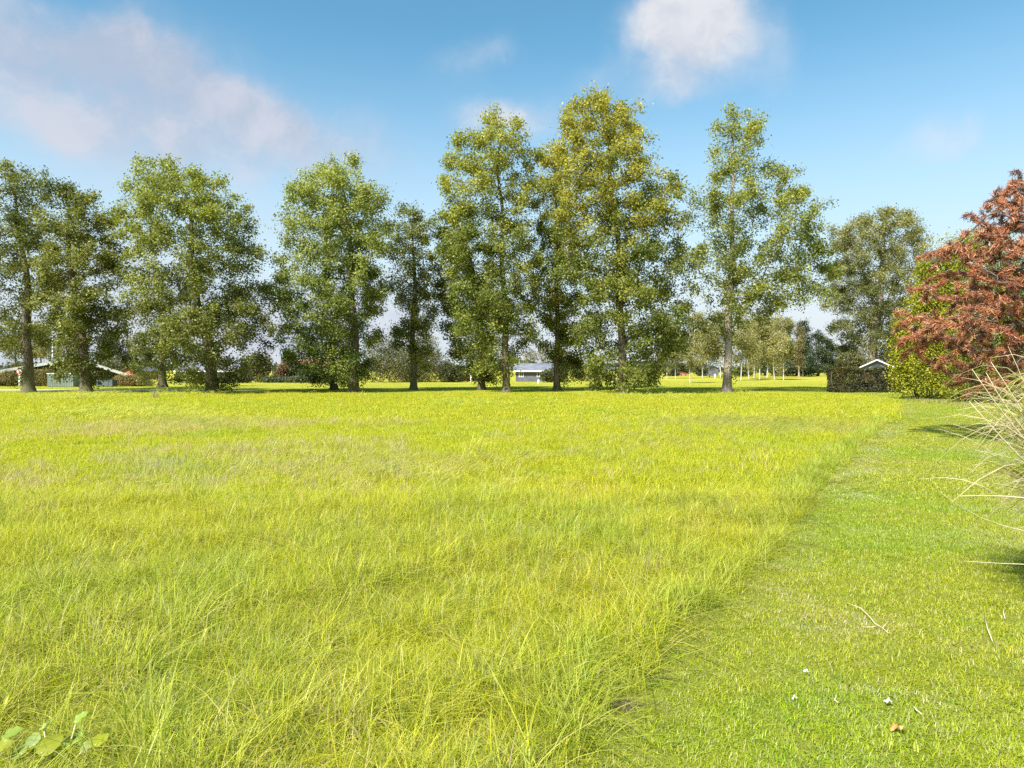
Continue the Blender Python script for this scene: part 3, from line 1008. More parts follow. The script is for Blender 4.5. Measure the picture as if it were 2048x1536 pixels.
for s in (-1, 1):
    q = [(0, -0.2, zp), (s * hw * 1.12, -0.2, ze - (zp - ze) * 0.12), (s * hw * 1.12, 2.8, ze - (zp - ze) * 0.12), (0, 2.8, zp)]
    MB().poly(q + [(a, b, c + 0.05) for a, b, c in q], [(3, 2, 1, 0), (4, 5, 6, 7), (0, 1, 5, 4), (1, 2, 6, 5), (2, 3, 7, 6), (3, 0, 4, 7)]).build('roof_panel', M['roof_grey'], sb)
    q = [(0, -0.24, zp - 0.03), (s * hw * 1.13, -0.24, ze - (zp - ze) * 0.12 - 0.03), (s * hw * 1.13, -0.24, ze - (zp - ze) * 0.12 + 0.06), (0, -0.24, zp + 0.06)]
    MB().poly(q + [(a, b + 0.035, c) for a, b, c in q], [(0, 1, 2, 3), (7, 6, 5, 4), (0, 4, 5, 1), (1, 5, 6, 2), (2, 6, 7, 3), (3, 7, 4, 0)]).build('bargeboard', M['white_wood'], sb)
wp = MB().poly([(-0.55, -0.02, ze + 0.05), (0.55, -0.02, ze + 0.05), (0, -0.02, zp - 0.2)], [(0, 1, 2)]).build('window', M['glass'], sb)

px_bush('bush', 'pale olive bush showing above the left end of the clipped hedge', 58, [(1700, 722, 26, 18), (1722, 728, 18, 14), (1682, 735, 14, 12)], 5200, 0.13, (0.09, 0.095, 0.035), (0.20, 0.19, 0.06), seed=81)
px_bush('bush', 'olive bush between the willow trunk and the yellow shrub', 58, [(1776, 712, 18, 26), (1790, 690, 16, 24), (1800, 730, 20, 20)], 5200, 0.13, (0.075, 0.08, 0.035), (0.17, 0.165, 0.07), seed=82)

YS1, YS2 = (0.13, 0.16, 0.014), (0.44, 0.42, 0.025)
px_bush('yellow_shrub', 'tall yellow-green leafy shrub left of the dead brown pine', 37.0,
        [(1830, 752, 46, 48), (1808, 700, 28, 46), (1812, 655, 24, 40), (1840, 640, 34, 50), (1858, 590, 36, 56), (1882, 545, 34, 55), (1898, 735, 46, 62), (1866, 700, 44, 70),
         (1905, 610, 44, 60), (1918, 520, 34, 48), (1945, 495, 30, 35), (1850, 545, 20, 26), (1880, 660, 46, 60)],
        62000, 0.105, YS1, YS2, seed=83, stems=14, stem_r=0.04, mat='leaf', shell=0.30, lump=0.42)
px_bush('green_shrub', 'darker green tall shrub behind the dead brown pine', 33.0,
        [(1945, 745, 50, 52), (1935, 680, 40, 60), (1965, 620, 50, 80), (1990, 540, 48, 70), (2010, 690, 60, 80), (2050, 600, 70, 120), (2030, 750, 70, 60), (2120, 640, 90, 150)],
        62000, 0.105, (0.075, 0.10, 0.015), (0.24, 0.26, 0.03), seed=84, stems=14, stem_r=0.04, mat='leaf', shell=0.30, lump=0.42, spots=((0.38, 0.37, 0.03), 0.12))


def dead_pine():
    Y = 15.5
    r = np.random.default_rng(99)
    bx = gx(2165, Y)
    root = empty('dead_pine_tree', (bx, Y, 0))
    tag(root, 'dead pine with rust-brown needle tufts at the right edge of the photo', 'tree')
    prof = [(352, 1985, 2150), (385, 1955, 2230), (430, 1935, 2290), (470, 1900, 2330), (500, 1856, 2350), (540, 1822, 2370), (590, 1815, 2370), (640, 1800, 2370), (690, 1808, 2350), (735, 1838, 2320), (775, 1890, 2290), (800, 1930, 2270)]
    z, xl, xr = outline_fn(prof, Y, bx)
    tz = np.linspace(0, gz(400, Y), 18)
    P = np.stack([-0.05 * tz + 0.1 * np.sin(tz), 0.1 * np.cos(tz * 1.3), tz], 1)
    par = np.arange(-1, 17)
    Ps, pars, cnt = [P], [par], 18
    for lb in [[(2140, 735, 0), (2075, 722, -0.4), (2000, 695, -0.8), (1960, 675, -1.0), (1915, 650, -1.1), (1870, 640, -1.2)],
               [(2150, 690, 0), (2048, 652, -0.6), (1990, 662, -0.9), (1955, 650, -1.0), (1945, 625, -1.0)],
               [(2150, 640, 0), (2060, 600, -0.8), (1970, 590, -1.2), (1880, 560, -1.3)],
               [(2150, 600, 0), (2080, 520, -0.5), (2010, 470, -0.8), (1945, 440, -0.8)],
               [(2150, 560, 0), (2090, 470, -0.2), (2050, 420, -0.4), (2012, 372, -0.5)]]:
        pts = np.array([(gx(q[0], Y) - bx, q[2], gz(q[1], Y)) for q in lb])
        s = np.concatenate([[0], np.cumsum(np.linalg.norm(np.diff(pts, axis=0), axis=1))])
        m = max(3, int(s[-1] / 0.2))
        u = np.linspace(0, s[-1], m)
        L = np.stack([np.interp(u, s, pts[:, k]) for k in range(3)], 1)
        L += 0.03 * r.normal(size=L.shape)
        start = int(np.argmin(((P - L[0]) ** 2).sum(1)))
        Ps.append(L)
        pars.append(np.concatenate([[start], np.arange(cnt, cnt + m - 1)]))
        cnt += m
    P0, par0 = np.concatenate(Ps), np.concatenate(pars)
    A = crown_points(z, xl, xr, 2600, r, seed=4.2, ysq=0.75, clump=0.5)
    low = A[:, 2] < gz(690, Y)
    A = A[~(low & (r.random(len(A)) < 0.35))]
    extra = np.array([(gx(q[0], Y) - bx, -0.6, gz(q[1], Y)) for q in [(1975, 358), (2013, 356), (1948, 395), (1943, 412), (1944, 428), (1815, 520), (1835, 512), (1825, 530), (1850, 500), (2000, 375)]])
    A = np.concatenate([A, extra])
    pos, parent = colonize(P0, par0, A, 0.15, 0.20, r, maxit=110, trop=(0, 0, 0.16), ascend=0.5, cap=7500, nax=18)
    rad, kids = pipe_radii(parent, 0.006, 2.3)
    tr = 0.03 + 0.13 * np.clip(1 - tz / tz[-1], 0, 1)
    rad[:18] = tr
    rad[18:] = np.minimum(rad[18:], 0.055)
    MB().tube([(P[0][0], P[0][1], -0.05)] + [tuple(p) for p in P], [tr[0] * 1.3] + list(tr), 10).build('trunk', M['dead_bark'], root, smooth=True)
    link('branches', branch_mesh('branches', pos, parent, rad, 18, M['dead_bark'], 5), root)['kind'] = 'stuff'
    ends = np.where((np.arange(len(pos)) >= cnt) & (kids == 0))[0]
    more = np.where((np.arange(len(pos)) >= cnt) & (kids > 0) & (rad < 0.011))[0]
    more = more[r.random(len(more)) < 0.95]
    spots = np.concatenate([ends, more])
    K = 56
    n = len(spots) * K
    c = np.repeat(pos[spots], K, 0)
    tdir = np.repeat(pos[spots] - pos[np.maximum(parent[spots], 0)], K, 0)
    tdir /= np.maximum(1e-6, np.linalg.norm(tdir, axis=1, keepdims=True))
    d = rand_unit(n, r) + tdir * 0.65 + np.array([0, 0, 0.15])
    d /= np.maximum(1e-6, np.linalg.norm(d, axis=1, keepdims=True))
    c = c - tdir * r.uniform(0, 0.15, (n, 1)) + r.normal(size=(n, 3)) * 0.022
    L = r.uniform(0.05, 0.13, (n, 1))
    side = np.cross(d, rand_unit(n, r))
    side /= np.maximum(1e-6, np.linalg.norm(side, axis=1, keepdims=True))
    wd = 0.0088
    v = np.stack([c - side * wd, c + side * wd, c + d * L + side * wd * 0.4 - np.array([0, 0, 0.012]), c + d * L - side * wd * 0.4 - np.array([0, 0, 0.012])], 1).reshape(-1, 3)
    tone = np.repeat(r.random(len(spots)), K)[:, None]
    a, b, e = np.array((0.38, 0.13, 0.06)), np.array((0.46, 0.21, 0.11)), np.array((0.12, 0.050, 0.038))
    col = np.where(tone < 0.55, a + (b - a) * tone / 0.55, b + (e - b) * (tone - 0.55) / 0.45) * r.uniform(0.7, 1.25, (n, 1))
    o = link('needles', np_mesh('needles', v, np.arange(n * 4).reshape(n, 4), M['needle'], np.repeat(col, 4, 0)), root)
    o['kind'] = 'stuff'
    # dark cones that stand clear of the outline
    for q in [(1957, 395), (1948, 412), (2005, 390), (2016, 389), (1941, 433), (1836, 532)]:
        ctr = Vector((gx(q[0], Y) - bx, -0.6, gz(q[1], Y)))
        vs_, fs_ = [], []
        rings = [(-0.06, 0.012), (-0.045, 0.034), (-0.02, 0.046), (0.01, 0.042), (0.04, 0.027), (0.06, 0.008)]
        for zz, rr in rings:
            for k in range(8):
                th = k * math.pi / 4 + zz * 9
                w_ = rr * (1.12 if k % 2 else 0.9)
                vs_.append((ctr.x + math.cos(th) * w_ + zz * 0.5, ctr.y + math.sin(th) * w_, ctr.z + zz * 0.85))
        for i in range(len(rings) - 1):
            for k in range(8):
                j = (k + 1) % 8
                fs_.append((i * 8 + k, i * 8 + j, i * 8 + 8 + j, i * 8 + 8 + k))
        fs_ += [tuple(reversed(range(8))), tuple(range(40, 48))]
        co = MB().poly(vs_, fs_).build('cone', M['cone'], root)
        nb = pos[18 + int(np.argmin(((pos[18:] - np.array(ctr)) ** 2).sum(1)))]
        md = (np.array(ctr) + nb) / 2 + np.array([0.02, 0, -0.02])
        MB().tube([tuple(nb), tuple(md), tuple(ctr)], [0.010, 0.009, 0.007], 6).build('cone_stalk', M['dead_bark'], co, smooth=True)


dead_pine()

# ================================================================ left side: houses, cabinets, sign, shrubs
def slab(mb, q, th):
    """a sheet q (four points) given thickness th upwards"""
    return mb.poly(q + [(a, b, c + th) for a, b, c in q], [(3, 2, 1, 0), (4, 5, 6, 7), (0, 1, 5, 4), (1, 2, 6, 5), (2, 3, 7, 6), (3, 0, 4, 7)])


def window(parent, x0, x1, z0, z1, y):
    w = MB().box(x0, x1, y - 0.03, y + 0.05, z0, z1).build('window', M['white_paint'], parent)
    m = (x0 + x1) / 2
    for a, b in ((x0 + 0.07, m - 0.03), (m + 0.03, x1 - 0.07)):
        MB().box(a, b, y - 0.04, y + 0.02, z0 + 0.07, z1 - 0.07).build('pane', M['glass'], w)


# low summer house with white bargeboards, its ridge running back to the left
Yh = 70.0
HROT = R(37)
hx = gx(150, Yh)
hroot = empty('summer_house', (hx, Yh, 0), HROT)
tag(hroot, 'low summer house with grey roof and white bargeboards behind the left-hand trees', 'house')
Lx, Px, Rx = -9.2, 0.0, 5.9
Lz, Pz, Rz = 0.78, gz(717, Yh), 0.57
D = 13.0


def gable_z(x):
    return float(np.interp(x, [Lx, Px, Rx], [Lz, Pz, Rz]))


wl, wr = Lx + 0.5, Rx - 0.5
MB().poly([(wl, 0.55, 0), (wr, 0.55, 0), (wr, 0.55, gable_z(wr) - .02), (0, 0.55, Pz - .02), (wl, 0.55, gable_z(wl) - .02),
           (wl, D, 0), (wr, D, 0), (wr, D, gable_z(wr) - .02), (0, D, Pz - .02), (wl, D, gable_z(wl) - .02)],
          [(0, 1, 2, 3, 4), (9, 8, 7, 6, 5), (1, 6, 7, 2), (5, 0, 4, 9)]).build('wall', M['wall_dark'], hroot)
slab(slab(MB(), [(Lx, 0, Lz), (0, 0, Pz), (0, D + .4, Pz), (Lx, D + .4, Lz)], 0.10), [(0, 0, Pz), (Rx, 0, Rz), (Rx, D + .4, Rz), (0, D + .4, Pz)], 0.10).build('roof', M['roof_grey'], hroot)
for (xa, za, xb, zb) in ((Lx, Lz, 0, Pz), (0, Pz, Rx, Rz)):
    q = [(xa, -0.04, za - 0.16), (xb, -0.04, zb - 0.16), (xb, -0.04, zb + 0.14), (xa, -0.04, za + 0.14)]
    MB().poly(q + [(a, b + 0.036, c) for a, b, c in q], [(0, 1, 2, 3), (7, 6, 5, 4), (0, 4, 5, 1), (1, 5, 6, 2), (2, 6, 7, 3), (3, 7, 4, 0)]).build('bargeboard', M['white_wood'], hroot)
window(hroot, 1.0, 2.6, 0.75, 1.45, 0.53)
window(hroot, -3.6, -2.2, 0.7, 1.6, 0.53)
MB().tube([(-2.0, 3.0, gable_z(-2.0)), (-2.0, 3.0, gable_z(-2.0) + 0.42)], 0.10, 10).tube([(-2.0, 3.0, gable_z(-2.0) + 0.42), (-2.0, 3.0, gable_z(-2.0) + 0.5)], 0.14, 10).build('roof_vent', M['black_paint'], hroot)


def house(name, label, px0, px1, Y, eave, ridge, depth, wall, roof, wins=(), gable=False, tiles=0):
    """ridge along the road (gable=False) or towards the viewer (gable=True)"""
    cx = gx((px0 + px1) / 2, Y)
    hw = (gx(px1, Y) - gx(px0, Y)) / 2
    root = empty(name, (cx, Y, 0))
    tag(root, label, 'house')
    ov = 0.35
    if not gable:
        MB().poly([(-hw, 0, 0), (hw, 0, 0), (hw, depth, 0), (-hw, depth, 0), (-hw, 0, eave), (hw, 0, eave), (hw, depth, eave), (-hw, depth, eave), (-hw, depth / 2, ridge - .05), (hw, depth / 2, ridge - .05)],
                  [(0, 1, 5, 4), (2, 3, 7, 6), (1, 2, 6, 9, 5), (3, 0, 4, 8, 7)]).build('wall', M[wall], root)
        sl = (ridge - eave) / (depth / 2)
        o = slab(MB(), [(-hw - ov, -ov, eave - sl * ov), (hw + ov, -ov, eave - sl * ov), (hw + ov, depth / 2, ridge), (-hw - ov, depth / 2, ridge)], 0.08)
        slab(o, [(-hw - ov, depth / 2, ridge), (hw + ov, depth / 2, ridge), (hw + ov, depth + ov, eave - sl * ov), (-hw - ov, depth + ov, eave - sl * ov)], 0.08)
        ro = o.build('roof', M[roof], root)
        MB().box(-hw - ov, hw + ov, -ov - 0.06, -ov - 0.003, eave - sl * ov - 0.08, eave - sl * ov + 0.10).build('fascia', M['white_wood'], root)
        if tiles:
            for i in range(tiles):
                x = -hw - ov + (i + 0.5) * (2 * hw + 2 * ov) / tiles
                MB().tube([(x, -ov, eave - sl * ov + 0.085), (x, depth / 2, ridge + 0.085)], 0.07, 6).build('tile_row', M[roof], ro)
    else:
        MB().poly([(-hw, 0, 0), (hw, 0, 0), (hw, 0, eave), (0, 0, ridge - .05), (-hw, 0, eave), (-hw, depth, 0), (hw, depth, 0), (hw, depth, eave), (0, depth, ridge - .05), (-hw, depth, eave)],
                  [(0, 1, 2, 3, 4), (9, 8, 7, 6, 5), (1, 6, 7, 2), (5, 0, 4, 9)]).build('wall', M[wall], root)
        sl = (ridge - eave) / hw
        o = slab(MB(), [(-hw - ov, -ov, eave - sl * ov), (0, -ov, ridge), (0, depth + ov, ridge), (-hw - ov, depth + ov, eave - sl * ov)], 0.08)
        slab(o, [(0, -ov, ridge), (hw + ov, -ov, eave - sl * ov), (hw + ov, depth + ov, eave - sl * ov), (0, depth + ov, ridge)], 0.08)
        o.build('roof', M[roof], root)
    for (a, b, c, d) in wins:
        window(root, a * hw, b * hw, c, d, -0.02)
    return root


house('red_roofed_house', 'far house with a salmon-red tiled roof behind the bushes left of centre', 560, 645, 104, 1.9, gz(718, 107), 7.0, 'wall_pale', 'tile_red', [(-0.5, -0.2, 0.9, 1.7)], tiles=24)
house('dark_roofed_house', 'far house with a dark slate roof glimpsed behind the broad leaning oak', 352, 470, 92, 1.45, gz(724, 95), 7.0, 'wall_grey', 'roof_dark')
house('brick_cottage', 'tiny orange brick gable beyond the right end of the summer house roof', 243, 279, 108, 1.4, gz(733, 108), 6.0, 'wall_brick', 'roof_dark', gable=True)
house('grey_house', 'grey timber house with a white eave seen between the two tall trunks', 1032, 1108, 88, gz(741, 88), gz(728, 91), 7.0, 'wall_grey', 'roof_dark', [(-0.85, -0.6, 0.6, 1.3), (0.1, 0.35, 0.6, 1.3)])
house('blue_roofed_house', 'small blue-grey roofed house behind the birch trunks', 1415, 1437, 165, 1.9, gz(732, 165), 6.0, 'wall_grey', 'roof_blue', gable=True)
house('brick_bungalow', 'long orange brick bungalow with flat pale roof line left of the birch grove', 1352, 1378, 170, 1.6, 2.1, 6.0, 'wall_brick', 'roof_grey')

# flagpole
fp = empty('flagpole', (gx(99, 76), 76.0 + 0.5, 0))
tag(fp, 'slim white flagpole rising above the summer house roof', 'flagpole')
MB().tube([(0, 0, 0), (0, 0, 3.0), (0, 0, gz(664, 76))], [0.075, 0.065, 0.04], 10).build('pole', M['white_paint'], fp, smooth=True)
MB().tube([(0, 0, gz(664, 76)), (0, 0, gz(664, 76) + 0.05), (0, 0, gz(664, 76) + 0.1)], [0.03, 0.06, 0.02], 10).build('finial', M['white_paint'], fp, smooth=True)

# round speed-limit sign on a white post
Yg = gy(775)
sg = empty('road_sign', (gx(39.5, Yg), Yg, 0))
tag(sg, 'round red-ringed speed sign on a short white post beside the left-most oak', 'sign')
zc = gz(743, Yg)
MB().tube([(0, 0, -0.05), (0, 0, zc - 0.26)], 0.085, 12).tube([(0, 0, zc - 0.26), (0, 0, zc + 0.1)], 0.03, 10).build('post', M['white_paint'], sg, smooth=True)


def disc(r, y, th, seg=32):
    v = [(r * math.cos(2 * math.pi * k / seg), y, r * math.sin(2 * math.pi * k / seg)) for k in range(seg)]
    v += [(a, y + th, c) for a, b, c in v]
    f = [tuple(range(seg)), tuple(reversed(range(seg, 2 * seg)))] + [(k, seg + k, seg + (k + 1) % seg, (k + 1) % seg) for k in range(seg)]
    return v, f


for nm, rr, yy, mt in (('sign_rim', 0.27, -0.06, 'red_paint'), ('sign_face', 0.20, -0.064, 'white_paint')):
    v, f = disc(rr, yy, 0.02)
    MB().poly([(a, b, c + zc) for a, b, c in v], f).build(nm, M[mt], sg)
cu = bpy.data.curves.new('digits', 'FONT')
cu.body = '40'
cu.size = 0.24
cu.align_x = 'CENTER'
cu.align_y = 'CENTER'
cu.extrude = 0.002
tmp = bpy.data.objects.new('tmp', cu)
dme = bpy.data.meshes.new_from_object(tmp)
bpy.data.objects.remove(tmp)
dme.materials.append(M['black_paint'])
do = link('digits', dme, sg, (0, -0.067, zc))
do.rotation_euler = (R(90), 0, 0)

# metal cabinet and grey bin behind the second oak
Yc = 62.5
cb = empty('utility_cabinet', (gx(121, Yc), Yc, 0))
tag(cb, 'wide grey-green slatted cabinet standing between the two left-most oaks', 'cabinet')
hw, hh = (gx(146, Yc) - gx(94, Yc)) / 2, gz(748, Yc)
MB().box(-hw, hw, 0, 1.1, 0, hh).build('body', M['box_green'], cb)
MB().box(-hw - .05, hw + .05, -0.05, 1.15, hh + 0.002, hh + 0.07).build('lid', M['white_paint'], cb)
nsl = 15
for i in range(nsl):
    a = -hw + i * 2 * hw / nsl
    MB().box(a + 0.012, a + 2 * hw / nsl - 0.012, -0.028, -0.002, 0.05, hh - 0.05).build('slat', M['box_green'], cb)
bn = empty('storage_bin', (gx(209, Yc), Yc, 0))
tag(bn, 'dark slate-grey bin with a lid in front of the rounded orange shrub', 'bin')
hw, hh = (gx(224, Yc) - gx(193, Yc)) / 2, gz(762, Yc)
MB().box(-hw, hw, 0, 0.8, 0.06, hh, 0.03).build('body', M['box_dark'], bn)
MB().box(-hw - .03, hw + .03, -0.03, 0.83, hh + 0.002, hh + 0.09, 0.03).build('lid', M['box_dark'], bn)
for s in (-1, 1):
    MB().box(s * hw * 0.8 - 0.06, s * hw * 0.8 + 0.06, 0.1, 0.22, 0.0, 0.062).build('foot', M['black_paint'], bn)
    MB().box(s * hw * 0.5 - 0.02, s * hw * 0.5 + 0.02, -0.02, -0.002, 0.1, hh - 0.05).build('rib', M['box_dark'], bn)

OR1, OR2 = (0.115, 0.115, 0.035), (0.24, 0.20, 0.075)
AUT = ((0.38, 0.21, 0.07), 0.07)
GSH = 'garden shrubs along the summer house'
px_bush('shrub', 'shrub at the left photo edge behind the road sign', 65, [(-10, 758, 26, 16), (20, 757, 20, 17)], 5500, 0.12, OR1, OR2, seed=91, spots=AUT, group=GSH)
px_bush('shrub', 'shrub with orange tips between the left-most oak and the cabinet', 65, [(75, 757, 18, 18), (95, 755, 20, 19)], 5500, 0.12, OR1, OR2, seed=92, spots=AUT, group=GSH)
px_bush('shrub', 'shrub showing above and right of the grey-green cabinet', 66, [(128, 758, 18, 15), (158, 760, 16, 15), (182, 756, 16, 14)], 5000, 0.12, (0.075, 0.07, 0.035), OR2, seed=93, spots=AUT, group=GSH)
px_bush('shrub', 'rounded orange-tinged shrub beneath the right end of the white bargeboard', 65, [(250, 763, 24, 15), (270, 763, 22, 14), (290, 768, 18, 9)], 7000, 0.11, (0.15, 0.12, 0.04), (0.30, 0.22, 0.08), seed=94, spots=AUT, group=GSH)

FARL = 'trees behind the summer house'
for i, (lab, px_, pr, ca, cb_) in enumerate([
        ('olive tree behind the flagpole above the summer house', 120, [(640, 95, 150), (665, 75, 170), (695, 68, 178), (718, 75, 170)], (0.09, 0.095, 0.04), (0.20, 0.185, 0.08)),
        ('grey-green tree above the right slope of the summer house roof', 215, [(662, 205, 232), (680, 196, 245), (705, 192, 250), (728, 196, 246)], (0.055, 0.07, 0.04), (0.12, 0.135, 0.07)),
        ('pale yellowish tree left of the slim verge tree', 272, [(666, 262, 290), (690, 250, 305), (715, 246, 312), (735, 250, 306)], (0.13, 0.13, 0.05), (0.25, 0.235, 0.10)),
        ('tree at the left photo edge behind the summer house', 30, [(640, 5, 60), (665, -15, 72), (695, -20, 75), (718, -10, 70)], (0.07, 0.08, 0.03), (0.16, 0.16, 0.06)),
        ('brownish tree just left of the flagpole', 82, [(668, 74, 92), (690, 66, 98), (712, 66, 98)], (0.10, 0.095, 0.05), (0.20, 0.17, 0.09))]):
    tree('garden_tree', lab, px_, 760, pr, 3.5, 4800, ca, cb_, Y=98 + i * 3, seed=110 + i, leaf=0.26, n_att=170, step=0.6, kill=1.0, gap=0.12, mat='far_leaf', group=FARL, sides=6, sigma=0.42, rmax=0.07)
px_bush('bush', 'small grey-green bush poking over the right roof slope', 90, [(222, 728, 18, 10), (236, 734, 12, 8)], 1600, 0.20, (0.11, 0.115, 0.06), (0.20, 0.195, 0.10), seed=96, stems=3)

MIDB = 'bushes closing the far side of the meadow'
GD, GM = (0.045, 0.06, 0.02), (0.13, 0.15, 0.045)
for i, (lab, Yb, pb, n, ca, cb_, sp) in enumerate([
        ('low dark bushes under the dark slate roof behind the leaning oak', 80, [(372, 757, 22, 11), (405, 758, 22, 10), (450, 757, 24, 12), (485, 755, 20, 14)], 6000, (0.05, 0.055, 0.02), (0.15, 0.15, 0.06), None),
        ('light twiggy bush right of the broad leaning oak', 84, [(520, 745, 18, 22), (532, 728, 14, 22), (512, 725, 12, 20)], 4200, (0.10, 0.10, 0.04), (0.22, 0.20, 0.09), None),
        ('upright dark bush standing against the sky left of the salmon roof', 86, [(578, 725, 15, 28), (572, 745, 20, 20), (590, 735, 14, 18)], 5200, GD, (0.12, 0.14, 0.04), None),
        ('low dark bush below the salmon-red roof', 85, [(615, 752, 22, 14), (636, 752, 20, 14)], 4200, GD, GM, None),
        ('fresh green bush right beside the salmon-red roof', 88, [(604, 742, 16, 14), (625, 738, 16, 10)], 3600, (0.09, 0.13, 0.02), (0.19, 0.22, 0.04), None),
        ('low grey-green ground bush at the far meadow edge', 82, [(545, 760, 26, 8), (595, 760, 28, 8), (640, 761, 24, 7)], 4200, (0.05, 0.065, 0.03), (0.13, 0.15, 0.075), None),
        ('small bush with coppery leaves left of the low dark bush', 84, [(566, 738, 10, 10), (558, 750, 12, 11)], 2600, (0.11, 0.10, 0.045), (0.20, 0.16, 0.09), ((0.34, 0.15, 0.08), 0.18)),
        ('large olive willow bush right of the heavy round-crowned oak', 84, [(762, 705, 32, 40), (785, 730, 40, 38), (745, 742, 26, 26)], 9000, (0.10, 0.105, 0.04), (0.22, 0.205, 0.09), None),
        ('pale olive willow bush behind the slender tree', 86, [(850, 705, 34, 42), (866, 735, 38, 34), (838, 742, 26, 26)], 9000, (0.11, 0.11, 0.045), (0.23, 0.215, 0.095), None),
        ('darker bush under the low branches of the half-hidden oak', 85, [(895, 745, 22, 24), (912, 752, 16, 16)], 4200, (0.045, 0.055, 0.022), (0.13, 0.135, 0.055), None),
        ('olive bush filling the gap between the two willow bushes', 90, [(812, 725, 30, 34), (815, 752, 34, 16)], 6000, (0.09, 0.09, 0.035), (0.20, 0.185, 0.08), None),
        ('dark green bush at the right corner of the grey house', 84, [(1096, 752, 16, 14), (1118, 747, 18, 20)], 4200, (0.05, 0.06, 0.022), (0.14, 0.15, 0.055), None),
        ('olive bush left of the tallest tree trunk', 92, [(1170, 745, 24, 20), (1200, 748, 22, 18), (1280, 748, 26, 18), (1305, 742, 18, 18)], 6000, (0.06, 0.065, 0.025), (0.17, 0.165, 0.065), None),
        ('pale yellow bush behind the thin yellowing tree', 98, [(1062, 715, 16, 18), (1092, 705, 18, 24), (1128, 720, 18, 26), (1150, 735, 18, 22)], 5200, (0.14, 0.13, 0.05), (0.27, 0.24, 0.10), None)]):
    px_bush('bush', lab, Yb, pb, n, 0.19, ca, cb_, seed=130 + i, group=MIDB, stems=5, stem_r=0.04, spots=sp)
px_bush('red_hedge', 'dark wine-red hedge behind the half-hidden oak trunk', 90, [(925, 757, 14, 9), (945, 754, 16, 12), (968, 756, 14, 10)], 3400, 0.15, (0.05, 0.018, 0.016), (0.11, 0.045, 0.035), seed=150, stems=5)


def post(name, label, px, top, bot, r, cap=True):
    Y = gy(bot)
    o = empty(name, (gx(px, Y), Y, 0))
    tag(o, label, 'post')
    z = gz(top, Y)
    MB().tube([(0, 0, -0.05), (0, 0, z - 0.06)], r, 12).build('shaft', M['white_paint'], o, smooth=True)
    MB().tube([(0, 0, z - 0.058), (0, 0, z - 0.02), (0, 0, z)], [r * 1.12, r * 1.12, r * 0.5], 12).build('cap', M['white_paint'], o, smooth=True)


post('white_post', 'white post in front of the wine-red hedge', 942, 748, 766, 0.085)
post('white_bollard', 'short white bollard on the grass before the grey house', 1077, 759, 769, 0.10)
post('white_marker', 'little white marker post left of the freestanding tree among the birches', 1430, 748, 758, 0.12)


# distant woodland that closes the plain all along the horizon
def woodland():
    r = np.random.default_rng(400)
    n = 26000
    ang = r.uniform(-0.95, 0.95, n)
    Yd = r.uniform(300, 345, n)
    x = np.tan(ang) * Yd
    top = 3.6 + 1.6 * field0(x, 0.035) + 1.2 * field0(x, 0.11) + 0.8 * field0(x, 0.31)
    top = np.maximum(top, 1.6)
    z = top * np.sqrt(r.random(n))
    c = np.stack([x, Yd, z], 1)
    mix = r.random((n, 1))
    col = (np.array((0.05, 0.065, 0.035)) * (1 - mix) + np.array((0.12, 0.13, 0.075)) * mix) * r.uniform(0.8, 1.2, (n, 1))
    v, f, cc = leaf_quads(c, r.uniform(0.9, 1.7, n), np.tile(np.array([[0, -0.4, 0.3]]), (n, 1)), col, r, aspect=0.8)
    o = link('distant_woodland', np_mesh('distant_woodland', v, f, M['far_leaf'], cc))
    tag(o, 'low hazy line of distant woodland along the horizon', 'woodland', kind='stuff')


def field0(x, s):
    return np.sin(x * s + 0.7) * 0.6 + np.sin(x * s * 2.37 + 2.0) * 0.4


woodland()

# ================================================================ grass
def blade_clump(name, n, radius, h0, h1, width, lean, cols, r, mat, segs=3, heads=0, flat=0.0):
    """a tuft of curved tapering blades; cols: [(colour, share)]"""
    a = r.uniform(0, 2 * np.pi, n)
    q = np.sqrt(r.random(n)) * radius
    base = np.stack([np.cos(a) * q, np.sin(a) * q, np.full(n, -0.01)], 1)
    h = r.uniform(h0, h1, n)
    az = r.uniform(0, 2 * np.pi, n)
    ln = np.abs(r.normal(size=n)) * lean + 0.12
    d = np.stack([np.cos(az), np.sin(az), np.zeros(n)], 1)
    sd = np.stack([-np.sin(az + r.normal(size=n) * 0.6), np.cos(az), np.zeros(n)], 1)
    sd /= np.linalg.norm(sd, axis=1, keepdims=True)
    w = width * r.uniform(0.6, 1.3, n)
    V = np.zeros((n, 2 * segs + 1, 3))
    for k in range(segs + 1):
        t = k / segs
        out = ln * h * (0.25 * t + 0.75 * t * t) + flat * h * t
        up = h * t * (1 - 0.38 * np.clip(ln, 0, 1.4) * t * t) * (1 - 0.5 * min(1, flat))
        p = base + d * out[:, None] + np.array([0, 0, 1.0]) * up[:, None]
        if k < segs:
            ww = (w * (1 - 0.55 * t))[:, None] * 0.5
            V[:, 2 * k] = p - sd * ww
            V[:, 2 * k + 1] = p + sd * ww
        else:
            V[:, 2 * segs] = p
    nv = 2 * segs + 1
    b = np.arange(n)[:, None] * nv
    quads = np.concatenate([b + np.array([[2 * k, 2 * k + 1, 2 * k + 3, 2 * k + 2]]) for k in range(segs - 1)]) if segs > 1 else np.zeros((0, 4), int)
    tris = b + np.array([[2 * segs - 2, 2 * segs - 1, 2 * segs]])
    sh = np.array([c[1] for c in cols])
    pk = r.choice(len(cols), size=n, p=sh / sh.sum())
    C = np.array([c[0] for c in cols])[pk] * r.uniform(0.75, 1.28, (n, 1))
    CC = np.repeat(C[:, None], nv, 1)
    me = np_mesh(name, V.reshape(-1, 3), [quads, tris], mat, np.clip(CC.reshape(-1, 3), 0.004, 0.9))
    return bpy.data.objects.new(name, me)


